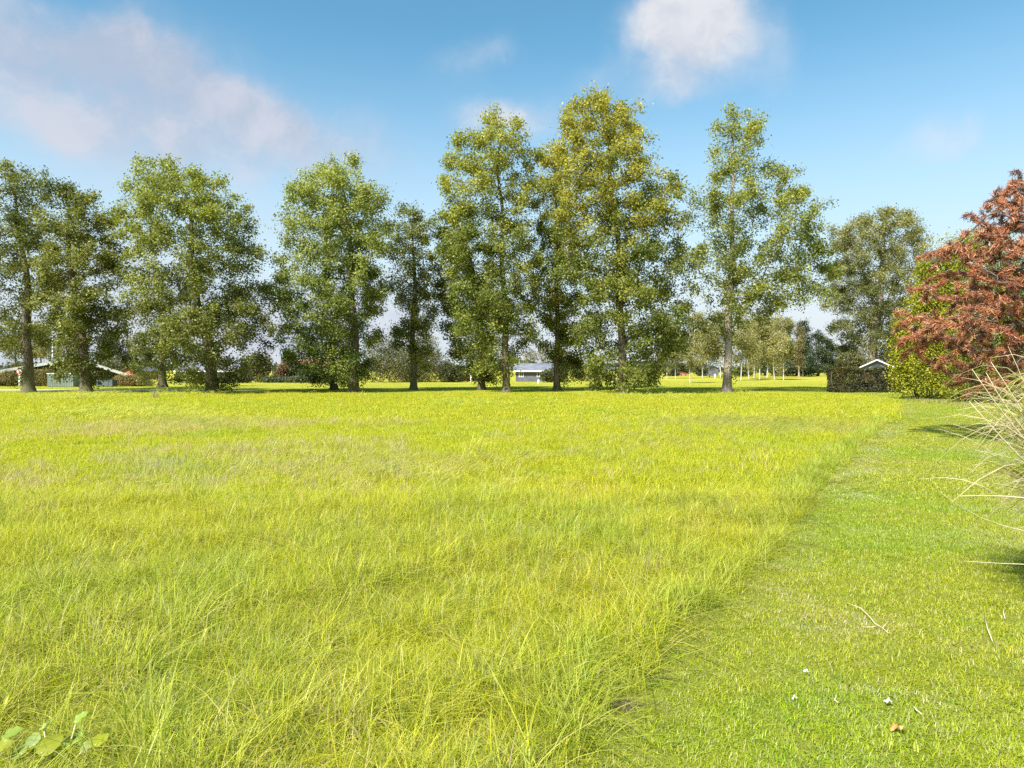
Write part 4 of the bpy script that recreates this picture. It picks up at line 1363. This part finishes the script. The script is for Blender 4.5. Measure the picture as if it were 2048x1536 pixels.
MEAD_COLS = [((0.545, 0.525, 0.026), 34), ((0.465, 0.485, 0.026), 36), ((0.34, 0.395, 0.028), 14), ((0.60, 0.52, 0.10), 12), ((0.64, 0.54, 0.20), 6), ((0.52, 0.53, 0.10), 5)]
LAWN_COLS = [((0.44, 0.455, 0.028), 32), ((0.37, 0.42, 0.026), 36), ((0.27, 0.33, 0.026), 14), ((0.52, 0.47, 0.14), 14), ((0.58, 0.51, 0.26), 8)]


def scatter(name, label, variants, pts, rot, scl, var):
    """the tufts set out over points: nobody could count them, so one object"""
    colx = bpy.data.collections.new(name + '_tufts')
    for i, o in enumerate(variants):
        o.name = f'{name}_tuft_{i:02d}'
        colx.objects.link(o)
    me = bpy.data.meshes.new(name)
    me.vertices.add(len(pts))
    me.vertices.foreach_set('co', np.asarray(pts, dtype=np.float32).ravel())
    a = me.attributes.new('rot', 'FLOAT_VECTOR', 'POINT')
    a.data.foreach_set('vector', np.asarray(rot, dtype=np.float32).ravel())
    a = me.attributes.new('scl', 'FLOAT_VECTOR', 'POINT')
    a.data.foreach_set('vector', np.asarray(scl, dtype=np.float32).ravel())
    a = me.attributes.new('var', 'INT', 'POINT')
    a.data.foreach_set('value', np.asarray(var, dtype=np.int32))
    ob = link(name, me)
    tag(ob, label, 'grass', kind='stuff')
    ng = bpy.data.node_groups.new(name + '_nodes', 'GeometryNodeTree')
    ng.interface.new_socket('Geometry', in_out='INPUT', socket_type='NodeSocketGeometry')
    ng.interface.new_socket('Geometry', in_out='OUTPUT', socket_type='NodeSocketGeometry')
    gi, go = ng.nodes.new('NodeGroupInput'), ng.nodes.new('NodeGroupOutput')
    ci = ng.nodes.new('GeometryNodeCollectionInfo')
    ci.inputs['Collection'].default_value = colx
    ci.inputs['Separate Children'].default_value = True
    ci.inputs['Reset Children'].default_value = True
    ip = ng.nodes.new('GeometryNodeInstanceOnPoints')
    ip.inputs['Pick Instance'].default_value = True

    def attr(nm, ty):
        n = ng.nodes.new('GeometryNodeInputNamedAttribute')
        n.data_type = ty
        n.inputs['Name'].default_value = nm
        return n.outputs['Attribute']
    er = ng.nodes.new('FunctionNodeEulerToRotation')
    ng.links.new(attr('rot', 'FLOAT_VECTOR'), er.inputs[0])
    ng.links.new(gi.outputs[0], ip.inputs['Points'])
    ng.links.new(ci.outputs[0], ip.inputs['Instance'])
    ng.links.new(attr('var', 'INT'), ip.inputs['Instance Index'])
    ng.links.new(er.outputs[0], ip.inputs['Rotation'])
    ng.links.new(attr('scl', 'FLOAT_VECTOR'), ip.inputs['Scale'])
    ng.links.new(ip.outputs[0], go.inputs[0])
    md = ob.modifiers.new('tufts', 'NODES')
    md.node_group = ng
    return ob


def field(x, y, s, o=0.0):
    """cheap smooth noise for many points"""
    return (np.sin(x * s * 1.3 + 1.7 + o) * np.cos(y * s * 1.1 - 0.6 + o * 2) + np.sin(x * s * 0.6 - y * s * 0.9 + 2.1 + o) + np.sin(x * s * 2.3 + y * s * 1.9 + o * 3) * 0.5) / 2.5


def meadow():
    r = np.random.default_rng(21)
    var = []
    near = [((0.52, 0.51, 0.055), 34), ((0.43, 0.46, 0.050), 36), ((0.29, 0.35, 0.042), 16), ((0.54, 0.49, 0.13), 10), ((0.62, 0.54, 0.26), 7), ((0.50, 0.52, 0.16), 8)]
    for k in range(5):      # near tufts
        var.append(blade_clump('a', 62, 0.11, 0.12, 0.33, 0.0048, 1.0, near, r, M['meadow'], 4))
    for k in range(2):      # near: taller arching tussock, cooler green
        var.append(blade_clump('a', 60, 0.10, 0.16, 0.31, 0.0048, 1.15, [((0.34, 0.40, 0.04), 40), ((0.43, 0.46, 0.07), 30), ((0.52, 0.49, 0.14), 12)], r, M['meadow'], 5))
    for k in range(2):      # near: dry stalks
        var.append(blade_clump('a', 12, 0.12, 0.20, 0.38, 0.0036, 0.6, [((0.52, 0.44, 0.24), 30), ((0.40, 0.27, 0.15), 12), ((0.46, 0.42, 0.15), 16)], r, M['meadow'], 4))
    for k in range(4):      # middle distance
        var.append(blade_clump('a', 84, 0.22, 0.08, 0.19, 0.0062, 1.0, MEAD_COLS, r, M['meadow'], 3))
    for k in range(2):      # middle: lodged, lying grass
        var.append(blade_clump('a', 60, 0.22, 0.13, 0.28, 0.0066, 1.1, [((0.60, 0.57, 0.16), 24), ((0.50, 0.50, 0.06), 30), ((0.64, 0.57, 0.22), 14)], r, M['meadow'], 3))
    for k in range(4):      # far
        var.append(blade_clump('a', 84, 0.40, 0.07, 0.17, 0.012, 1.0, MEAD_COLS, r, M['meadow'], 2))
    for k in range(2):      # far, lying
        var.append(blade_clump('a', 64, 0.40, 0.10, 0.22, 0.012, 1.1, [((0.60, 0.57, 0.14), 24), ((0.50, 0.50, 0.05), 30)], r, M['meadow'], 2))
    for k in range(4):      # near, yellower
        var.append(blade_clump('a', 62, 0.11, 0.11, 0.29, 0.0046, 1.0, MEAD_COLS, r, M['meadow'], 4))
    for k in range(2):      # middle distance: dry stalks with pinkish heads
        var.append(blade_clump('a', 40, 0.22, 0.14, 0.30, 0.0055, 0.7, [((0.60, 0.50, 0.28), 30), ((0.54, 0.40, 0.24), 18), ((0.48, 0.46, 0.08), 20)], r, M['meadow'], 3))
    P, V, S, RO = [], [], [], []
    for (y0, y1, dens, vs_, lie, wide) in [(0.9, 8.5, 88, range(0, 5), None, 0), (8.5, 21, 38, range(9, 13), (13, 14), 1), (21, MEADOW_END, 15, range(15, 19), (19, 20), 2)]:
        xm = 0.80 * y1 + 2.0
        n = int((y1 - y0) * 2 * xm * dens)
        x, y = r.uniform(-xm, xm, n), r.uniform(y0, y1, n)
        keep = (np.abs(x) < 0.80 * y + 2.0) & (x < edge_x(y) - 0.03 - 0.05 * r.random(n))
        keep &= (y < MEADOW_END - 0.8 * r.random(n))
        x, y = x[keep], y[keep]
        n = len(x)
        v = r.choice(list(vs_), n)
        tall = field(x, y, 0.9) * 0.16 + field(x, y, 2.6, 1.0) * 0.16 + field(x, y, 6.5, 2.0) * 0.20
        sc = (0.92 + tall) * r.uniform(0.8, 1.2, n)
        near_edge = np.clip((edge_x(y) - x) / 0.5, 0.0, 1.0)
        sc *= 1.12 - 0.12 * near_edge
        dk = np.exp(-(((x - gx(105, 2.8)) / 0.30) ** 2 + ((y - 2.68) / 0.20) ** 2))
        sc *= 1 - 0.5 * dk
        tilt = np.zeros(n)
        if wide == 0:
            k = r.random(n) < np.clip((y - 3.2) / 5.0, 0, 1) * 0.75 + 0.12 + 0.45 * (field(x, y, 1.1, 9.0) > 0.2) * (x > -0.3 * y)
            v[k] = r.choice([21, 22, 23, 24], k.sum())
            k = (field(x, y, 1.7, 4.0) + r.normal(size=n) * 0.2 > 0.58) & (r.random(n) < 0.7)
            v[k] = r.choice([5, 6], k.sum())
            k = (r.random(n) < 0.05 + 0.10 * (field(x, y, 0.7, 2.0) + (x < -0.5 * y) * 0.4 > 0.35))
            v[k] = r.choice([7, 8], k.sum())
            k = (edge_x(y) - x < 0.30) & (r.random(n) < 0.62)
            v[k] = r.choice([5, 6], k.sum())
            sc[k] *= 0.95
        elif lie:
            lay = field(x, y, 0.32, 3.0) + 0.55 * np.exp(-((y - 20.0) / 3.5) ** 2) + 0.25 * (x < -0.35 * y)
            k = (lay + r.normal(size=n) * 0.22 + 0.2 * field(x, y, 1.6, 5.0) > 0.90)
            v[k] = r.choice(list(lie), k.sum())
            tilt[k] = r.uniform(0.3, 0.8, k.sum())
            if wide == 1:
                k = (edge_x(y) - x < 0.45) & (r.random(n) < 0.7)
                v[k] = r.choice([5, 6], k.sum())
                sc[k] *= 1.05
                tilt[k] = 0
                k = r.random(n) < 0.04 + 0.30 * (x < -0.15 * y) * (field(x, y, 0.6, 7.0) + r.normal(size=n) * 0.2 > 0.0)
                v[k] = r.choice([25, 26], k.sum())
        P.append(np.stack([x, y, np.zeros(n)], 1))
        V.append(v)
        S.append(np.stack([sc * 1.0, sc * 1.0, sc], 1))
        wind = 0.12 + 0.1 * field(x, y, 0.5, 6.0)
        RO.append(np.stack([r.normal(size=n) * 0.10 + tilt * 0.2, wind + tilt, r.uniform(0, 2 * np.pi, n) * (tilt == 0) + r.normal(size=n) * 0.35 * (tilt > 0)], 1))
    scatter('meadow_grass', 'long sunlit yellow-green meadow grass left of the mown strip', var, np.concatenate(P), np.concatenate(RO), np.concatenate(S), np.concatenate(V))


def lawn():
    r = np.random.default_rng(22)
    var = []
    for k in range(5):
        var.append(blade_clump('a', 140, 0.14, 0.018, 0.046, 0.0046, 0.9, LAWN_COLS, r, M['lawn'], 2))
    for k in range(2):      # clippings and dry thatch
        var.append(blade_clump('a', 60, 0.13, 0.015, 0.05, 0.0035, 1.6, [((0.50, 0.43, 0.24), 30), ((0.40, 0.36, 0.13), 20), ((0.27, 0.30, 0.04), 20)], r, M['lawn'], 2, flat=0.8))
    for k in range(1):      # clover and daisy leaves
        var.append(blade_clump('a', 60, 0.12, 0.020, 0.034, 0.013, 1.0, [((0.20, 0.27, 0.03), 30), ((0.26, 0.31, 0.05), 20)], r, M['lawn'], 2, flat=0.5))
    for k in range(4):
        var.append(blade_clump('a', 140, 0.28, 0.018, 0.046, 0.0070, 0.9, LAWN_COLS, r, M['lawn'], 2))
    for k in range(3):
        var.append(blade_clump('a', 120, 0.55, 0.025, 0.060, 0.012, 0.9, LAWN_COLS, r, M['lawn'], 1))
    for k in range(2):      # farther dry patches
        var.append(blade_clump('a', 90, 0.26, 0.02, 0.05, 0.008, 1.6, [((0.62, 0.54, 0.28), 30), ((0.50, 0.45, 0.14), 20), ((0.40, 0.41, 0.05), 20)], r, M['lawn'], 2, flat=0.6))
    P, V, S, RO = [], [], [], []
    for (y0, y1, dens, vs_) in [(0.9, 8.5, 185, range(0, 5)), (8.5, 20, 55, range(8, 12)), (20, 47, 16, range(12, 15))]:
        xm = 0.82 * y1 + 2.5
        n = int((y1 - y0) * (xm + 1) * dens)
        x, y = r.uniform(-1, xm, n), r.uniform(y0, y1, n)
        keep = (x < 0.82 * y + 2.5) & (x > edge_x(y) - 0.06)
        x, y = x[keep], y[keep]
        n = len(x)
        v = r.choice(list(vs_), n)
        if y1 < 9:
            k = r.random(n) < 0.06 + 0.16 * (field(x, y, 1.3, 5.0) + r.normal(size=n) * 0.2 > 0.35) + 0.55 * (x - edge_x(y) < 0.26)
            v[k] = r.choice([5, 6], k.sum())
            k = r.random(n) < 0.05 + 0.20 * (field(x, y, 1.1, 8.0) + r.normal(size=n) * 0.2 > 0.5)
            v[k] = 7
        else:
            k = r.random(n) < 0.06 + 0.22 * (field(x, y, 0.8, 5.0) > 0.3) + 0.7 * (x - edge_x(y) < 0.55) + 0.25 * (np.abs(x - edge_x(y) - 2.2 - 0.05 * y) < 0.5)
            v[k] = r.choice([15, 16], k.sum())
        sc = (1 + field(x, y, 1.4) * 0.18) * r.uniform(0.75, 1.25, n)
        P.append(np.stack([x, y, np.full(n, 0.003)], 1))
        V.append(v)
        S.append(np.stack([sc, sc, sc], 1))
        RO.append(np.stack([r.normal(size=n) * 0.05, r.normal(size=n) * 0.05, r.uniform(0, 2 * np.pi, n)], 1))
    # short grass under and beyond the row of trees
    y = 1.0 / r.uniform(1 / 95.0, 1 / 45.0, 12000)
    x = r.uniform(-0.85, 0.85, 12000) * y
    keep = ~((x < -19.0 + 0.5) & (y > 52.0) & (y < 55.2))
    x, y = x[keep], y[keep]
    n = len(x)
    P.append(np.stack([x, y, np.zeros(n)], 1))
    V.append(r.choice(range(12, 15), n))
    sc = r.uniform(0.9, 1.6, n)
    S.append(np.stack([sc, sc, sc], 1))
    RO.append(np.stack([np.zeros(n), np.zeros(n), r.uniform(0, 6.28, n)], 1))
    scatter('lawn_grass', 'short mown grass blades of the strip on the right', var, np.concatenate(P), np.concatenate(RO), np.concatenate(S), np.concatenate(V))


meadow()
lawn()


def single_tuft(name, label, loc, cols, n, h0, h1, rad, width, lean, seed, mat='meadow', cat='grass tuft'):
    r = np.random.default_rng(seed)
    o = blade_clump(name, n, rad, h0, h1, width, lean, cols, r, M[mat], 4)
    COL.objects.link(o)
    o.location = loc
    return tag(o, label, cat)


TAN = [((0.48, 0.40, 0.22), 30), ((0.40, 0.33, 0.16), 20), ((0.34, 0.33, 0.10), 12)]
single_tuft('dry_grass_tuft', 'pale straw tuft standing up at the far left meadow edge', (gx(310, gy(797)), gy(797), 0), TAN, 60, 0.3, 0.85, 0.22, 0.02, 0.45, 301)
single_tuft('dead_grass_clump', 'small greyish-brown dead clump on the edge between meadow and mown strip', (gx(1243, gy(1412)), gy(1412), 0), [((0.30, 0.22, 0.15), 20), ((0.42, 0.33, 0.24), 20)], 160, 0.03, 0.075, 0.055, 0.004, 1.4, 302)
rr_ = np.random.default_rng(5)
for i, (px_, py_, lab) in enumerate([(1835, 803, 'dry tan fringe grass at the left foot of the yellow shrub'), (1872, 806, 'dry tan fringe grass below the middle of the yellow shrub'),
                                     (1908, 810, 'dry tan fringe grass at the right foot of the yellow shrub'), (1945, 814, 'dry tan fringe grass left of the tall straw clump')]):
    Yf = gy(py_)
    single_tuft('dry_grass_fringe', lab, (gx(px_, Yf), Yf, 0), TAN + [((0.2, 0.22, 0.04), 20)], 190, 0.08, 0.30, 0.62, 0.014, 0.6, 310 + i)['group'] = 'dry fringe at the foot of the shrubs'


# ================================================================ straw-coloured ornamental grass at the right edge
def ribbon(mb, pts, w, up=(0, 0, 1)):
    n = len(mb.v)
    pts = [Vector(p) for p in pts]
    m = len(pts)
    for i, p in enumerate(pts):
        t = (pts[min(i + 1, m - 1)] - pts[max(0, i - 1)]).normalized()
        s = t.cross(Vector(up))
        if s.length < 1e-3:
            s = Vector((1, 0, 0))
        s.normalize()
        ww = w * (0.6 + 1.2 * (i / (m - 1)) * (1 - i / (m - 1)) * 1.6) * (1 - 0.85 * (i / (m - 1)) ** 3)
        mb.v += [tuple(p - s * ww / 2), tuple(p + s * ww / 2)]
    for i in range(m - 1):
        mb.f.append((n + 2 * i, n + 2 * i + 1, n + 2 * i + 3, n + 2 * i + 2))


def pampas():
    Yp = 4.6
    bx = gx(2240, Yp)
    root = empty('ornamental_grass', (bx, Yp, 0))
    tag(root, 'large straw-coloured ornamental grass clump leaning in at the right edge', 'grass clump')
    r = np.random.default_rng(77)
    V, Q, C = [], [], []
    cols = [((0.55, 0.46, 0.30), 36), ((0.66, 0.58, 0.42), 30), ((0.38, 0.38, 0.08), 18), ((0.26, 0.29, 0.06), 8), ((0.44, 0.32, 0.19), 12)]
    sh = np.array([c[1] for c in cols], float)
    for i in range(1450):
        az = r.uniform(0, 2 * np.pi) if i > 1000 else r.normal(math.pi, 0.55)
        h = r.uniform(0.75, 1.62)
        reach = r.uniform(0.25, 1.02) if i < 1000 else r.uniform(0.1, 0.7)
        b = np.array([r.normal() * 0.10, r.normal() * 0.12, 0])
        m = 10
        w = r.uniform(0.006, 0.015)
        d = np.array([math.cos(az), math.sin(az), 0])
        bend = r.uniform(0.45, 0.78)
        kink = r.normal(size=3) * 0.06
        wig = r.uniform(0, 6.28)
        pts = []
        for k in range(m):
            t = k / (m - 1)
            z = h * math.sin(math.pi * bend * t) / math.sin(math.pi * min(0.5, bend))
            pts.append(b + d * reach * (0.25 * t + 0.75 * t ** 1.7) + np.array([0, 0, z]) + kink * t + 0.018 * t * np.array([math.sin(wig + 7 * t), math.cos(wig + 9 * t), math.sin(wig + 5 * t)]))
        mb = MB()
        ribbon(mb, pts, w, tuple(rand_unit(1, r)[0] * 0.6 + np.array([0, 0, 0.6])))
        o = len(V)
        c = np.array(cols[r.choice(len(cols), p=sh / sh.sum())][0]) * r.uniform(0.8, 1.25)
        V += mb.v
        Q += [[a + o for a in f] for f in mb.f]
        C += [c] * len(mb.v)
    o = link('foliage', np_mesh('foliage', np.array(V), np.array(Q), M['meadow'], np.array(C)), root)
    o['kind'] = 'stuff'
    # the pale dead stalks that can be told apart, (column, row, depth offset)
    st = [[(2230, 1075, 0.1), (2048, 1070, -0.4), (1985, 1052, -0.5), (1930, 1022, -0.55), (1880, 984, -0.6)],
          [(2230, 1010, 0.0), (2048, 994, -0.45), (1980, 995, -0.5), (1920, 992, -0.55)],
          [(2230, 1150, 0.0), (2048, 1130, -0.5), (1985, 1127, -0.55), (1928, 1122, -0.6)],
          [(2120, 960, 0.0), (2040, 870, -0.2), (2000, 818, -0.25), (1970, 775, -0.28), (1944, 738, -0.3)],
          [(2130, 950, 0.0), (2045, 868, -0.15), (2010, 812, -0.2), (1985, 765, -0.2), (1972, 745, -0.2)],
          [(2130, 930, 0.0), (2060, 850, -0.1), (2020, 790, -0.1), (2008, 748, -0.1), (1982, 724, -0.1)],
          [(2110, 900, 0.0), (2062, 800, 0.0), (2032, 745, 0.0), (2016, 692, 0.0)],
          [(2140, 990, 0.0), (2055, 935, -0.3), (2000, 868, -0.35), (1960, 828, -0.35), (1938, 802, -0.35)],
          [(2140, 960, 0.0), (2050, 870, -0.2), (1998, 842, -0.3), (1965, 822, -0.3), (1948, 800, -0.3)],
          [(2150, 940, 0.0), (2060, 905, -0.25), (2002, 878, -0.35), (1950, 862, -0.35), (1906, 848, -0.4)],
          [(2150, 960, 0.0), (2040, 918, -0.25), (1995, 908, -0.3), (1950, 900, -0.35)],
          [(2120, 860, 0.0), (2050, 815, -0.1), (1985, 795, -0.2), (1935, 788, -0.2)]]
    for i, s in enumerate(st):
        pts = []
        for q in s:
            Y = Yp + q[2]
            pts.append((gx(q[0], Y) - bx, q[2], gz(q[1], Y)))
        pts.insert(0, (r.normal() * 0.1 - 0.02, r.normal() * 0.08, -0.02))
        P = np.array(pts)
        u = np.linspace(0, 1, 14)
        s0 = np.concatenate([[0], np.cumsum(np.linalg.norm(np.diff(P, axis=0), axis=1))])
        s0 /= s0[-1]
        pp = np.stack([np.interp(u, s0, P[:, k]) for k in range(3)], 1)
        for _ in range(2):
            pp[1:-1] = pp[1:-1] * 0.5 + (pp[:-2] + pp[2:]) * 0.25
        pp[1:-1] += r.normal(size=(12, 3)) * 0.012
        for _ in range(2):
            pp[1:-1] = pp[1:-1] * 0.5 + (pp[:-2] + pp[2:]) * 0.25
        r0 = 0.0058 if i in (1, 3, 4, 5, 7, 8) else 0.0034
        sk = MB().tube([tuple(p) for p in pp], [r0 * (0.8 + 0.35 * math.sin(3 * a)) * (1 - 0.75 * a ** 4) for a in u], 7).build('stalk', M['straw'], root, smooth=True)


pampas()


# ================================================================ broad dock leaves in the near left corner
def dock():
    root_p = (gx(110, 2.85), 2.85, 0)
    root = empty('dock_plant', root_p)
    tag(root, 'broad-leaved weed with rounded leaves in the grass at the bottom left corner', 'weed')
    r = np.random.default_rng(55)
    spots = [(28, 1462, 0.10, 0.4), (66, 1472, 0.085, 2.0), (110, 1478, 0.12, 1.2), (150, 1470, 0.12, 1.7), (182, 1482, 0.08, 1.4), (205, 1470, 0.10, 1.55), (78, 1518, 0.09, 3.0),
             (30, 1500, 0.12, 2.6), (60, 1496, 0.12, 2.2), (128, 1505, 0.13, 0.9), (100, 1440, 0.08, 1.9), (8, 1488, 0.09, 0.9), (165, 1430, 0.07, 1.1)]
    cm = []
    for k, c in enumerate([(0.22, 0.31, 0.05), (0.27, 0.34, 0.11), (0.32, 0.35, 0.03)]):
        m = leaf_mat(f'dock_leaf_{k}', 0.40, 0.02)
        cm.append((m, c))
    for i, (px_, py_, L, a) in enumerate(spots):
        m, c = cm[i % 3]
        Y = 2.72 + 0.16 * r.random()
        L *= 0.85
        tip = Vector((gx(px_, Y) - root_p[0], Y - root_p[1], gz(py_ - 2, Y)))
        nn = (Vector(tuple(rand_unit(1, r)[0] * 0.42)) + Vector((-0.25, -0.50, 0.75))).normalized()
        d = Vector((math.cos(a), 0.35, math.sin(a) * 0.8))
        d = (d - nn * d.dot(nn)).normalized()
        s = nn.cross(d).normalized()
        base = tip - d * L * 0.7
        V, f = [], []
        n = 9
        for k in range(n):
            t = k / (n - 1)
            w = L * 0.36 * math.sin(math.pi * min(1, (0.06 + 0.94 * t)) ** 0.8) ** 0.7 * (1.0 if k < n - 1 else 0.05) + 0.002
            p = base + d * L * t - nn * L * 0.28 * t * t
            wv = 0.004 * math.sin(k * 1.9 + i)
            V += [p - s * w + nn * (0.18 * w + wv), p - s * w * 0.5 + nn * 0.02 * w, p, p + s * w * 0.5 + nn * 0.02 * w, p + s * w + nn * (0.18 * w - wv)]
        for k in range(n - 1):
            for j in range(4):
                f.append([k * 5 + j, k * 5 + j + 1, k * 5 + 6 + j, k * 5 + 5 + j])
        col = np.array(c) * r.uniform(0.85, 1.15)
        me = np_mesh('leaf', np.array([tuple(v) for v in V]), np.array(f), m, np.repeat(col[None], len(V), 0), smooth=True)
        lo = link('leaf', me, root)
        foot = Vector((base.x * 0.55, base.y * 0.5, 0.0))
        midp = (foot + base) / 2 + Vector((0, 0.01, 0.02))
        MB().tube([foot, midp, base + d * 0.01], [0.004, 0.0035, 0.0025], 6).build('leaf_stalk', M['straw'], lo, smooth=True)


dock()


# ================================================================ small things lying on the mown strip
def lying(name, label, cat, px, py, mb_fn, mat):
    Y = gy(py)
    mb = MB()
    mb_fn(mb)
    o = mb.build(name, M[mat], None, smooth=False, loc=(gx(px, Y), Y, 0))
    return tag(o, label, cat)


def px_line(ref, pts, z):
    Yr = gy(ref[1])
    return [(gx(a, gy(b)) - gx(ref[0], Yr), gy(b) - Yr, z) for a, b in pts]


tw = empty('fallen_twig', (gx(1730, gy(1245)), gy(1245), 0))
tag(tw, 'pale forked twig lying on the mown strip', 'twig')
ref = (1730, 1245)
p = px_line(ref, [(1694, 1216), (1722, 1227), (1738, 1243), (1750, 1258), (1765, 1267), (1777, 1278)], 0.036)
MB().tube(p, [0.0022, 0.0028, 0.0027, 0.0024, 0.002, 0.0012], 6).build('stem', M['straw'], tw, smooth=True)
MB().tube(px_line(ref, [(1755, 1262), (1745, 1265), (1728, 1265)], 0.035), [0.0026, 0.002, 0.0012], 6).build('side_shoot', M['straw'], tw, smooth=True)
MB().tube(px_line(ref, [(1766, 1266), (1773, 1258), (1778, 1250)], 0.037), [0.002, 0.0016, 0.001], 6).build('side_shoot', M['straw'], tw, smooth=True)
for i, (a, b, lab) in enumerate([((1969, 1242), (1985, 1294), 'pale dry stem lying near the right edge of the mown strip'), ((2008, 1224), (2010, 1248), 'short dry stem close to the right photo edge'),
                                 ((1826, 1425), (1844, 1443), 'short dry stem right of the upper white petal scraps'), ((1668, 1410), (1676, 1419), 'tiny dry stem in the middle of the mown strip')]):
    ref = ((a[0] + b[0]) / 2, (a[1] + b[1]) / 2)
    pts = px_line(ref, [a, ((a[0] + b[0]) / 2 - 2, (a[1] + b[1]) / 2), b], 0.034)
    tag(MB().tube(pts, [0.003, 0.0034, 0.002], 6).build('fallen_straw', M['straw'], None, smooth=True, loc=(gx(ref[0], gy(ref[1])), gy(ref[1]), 0)), lab, 'straw', 'straws on the mown strip')


def petal(L, W, crinkle, seed):
    def fn(mb):
        r = random.Random(seed)
        n = 7
        v, f = [], []
        for k in range(n):
            t = k / (n - 1)
            w = W * math.sin(math.pi * (0.08 + 0.86 * t)) * r.uniform(0.7, 1.2)
            x = (t - 0.5) * L
            z = 0.032 + crinkle * math.sin(k * 1.7 + seed) + 0.01 * math.sin(math.pi * t)
            v += [(x, -w, z + crinkle * r.uniform(-1, 1)), (x, 0, z + crinkle), (x, w, z + crinkle * r.uniform(-1, 1))]
        m = len(v)
        v += [(a, b, c - 0.0025) for a, b, c in v]
        for k in range(n - 1):
            for j in range(2):
                q = (k * 3 + j, k * 3 + j + 1, k * 3 + 4 + j, k * 3 + 3 + j)
                f.append(q)
                f.append(tuple(m + i for i in reversed(q)))
        rim = [k * 3 for k in range(n)] + [n * 3 - 2] + [k * 3 + 2 for k in reversed(range(n))] + [1]
        for a, b in zip(rim, rim[1:] + rim[:1]):
            f.append((a, b, m + b, m + a))
        mb.poly(v, f)
    return fn


lying('petal_scrap', 'white scrap on the mown strip, upper left of the three', 'scrap', 1612, 1356, petal(0.030, 0.009, 0.005, 1), 'scrap')
lying('petal_scrap', 'bright white scrap on the mown strip, lower right of the three', 'scrap', 1776, 1417, petal(0.040, 0.008, 0.006, 2), 'scrap')
lying('petal_scrap', 'faint greyish scrap on the mown strip, lowest left of the three', 'scrap', 1589, 1410, petal(0.024, 0.008, 0.005, 3), 'scrap')
lying('fallen_leaf', 'single orange fallen leaf on the mown strip near the bottom right', 'leaf', 1794, 1471, petal(0.06, 0.017, 0.006, 4), 'orange_leaf')
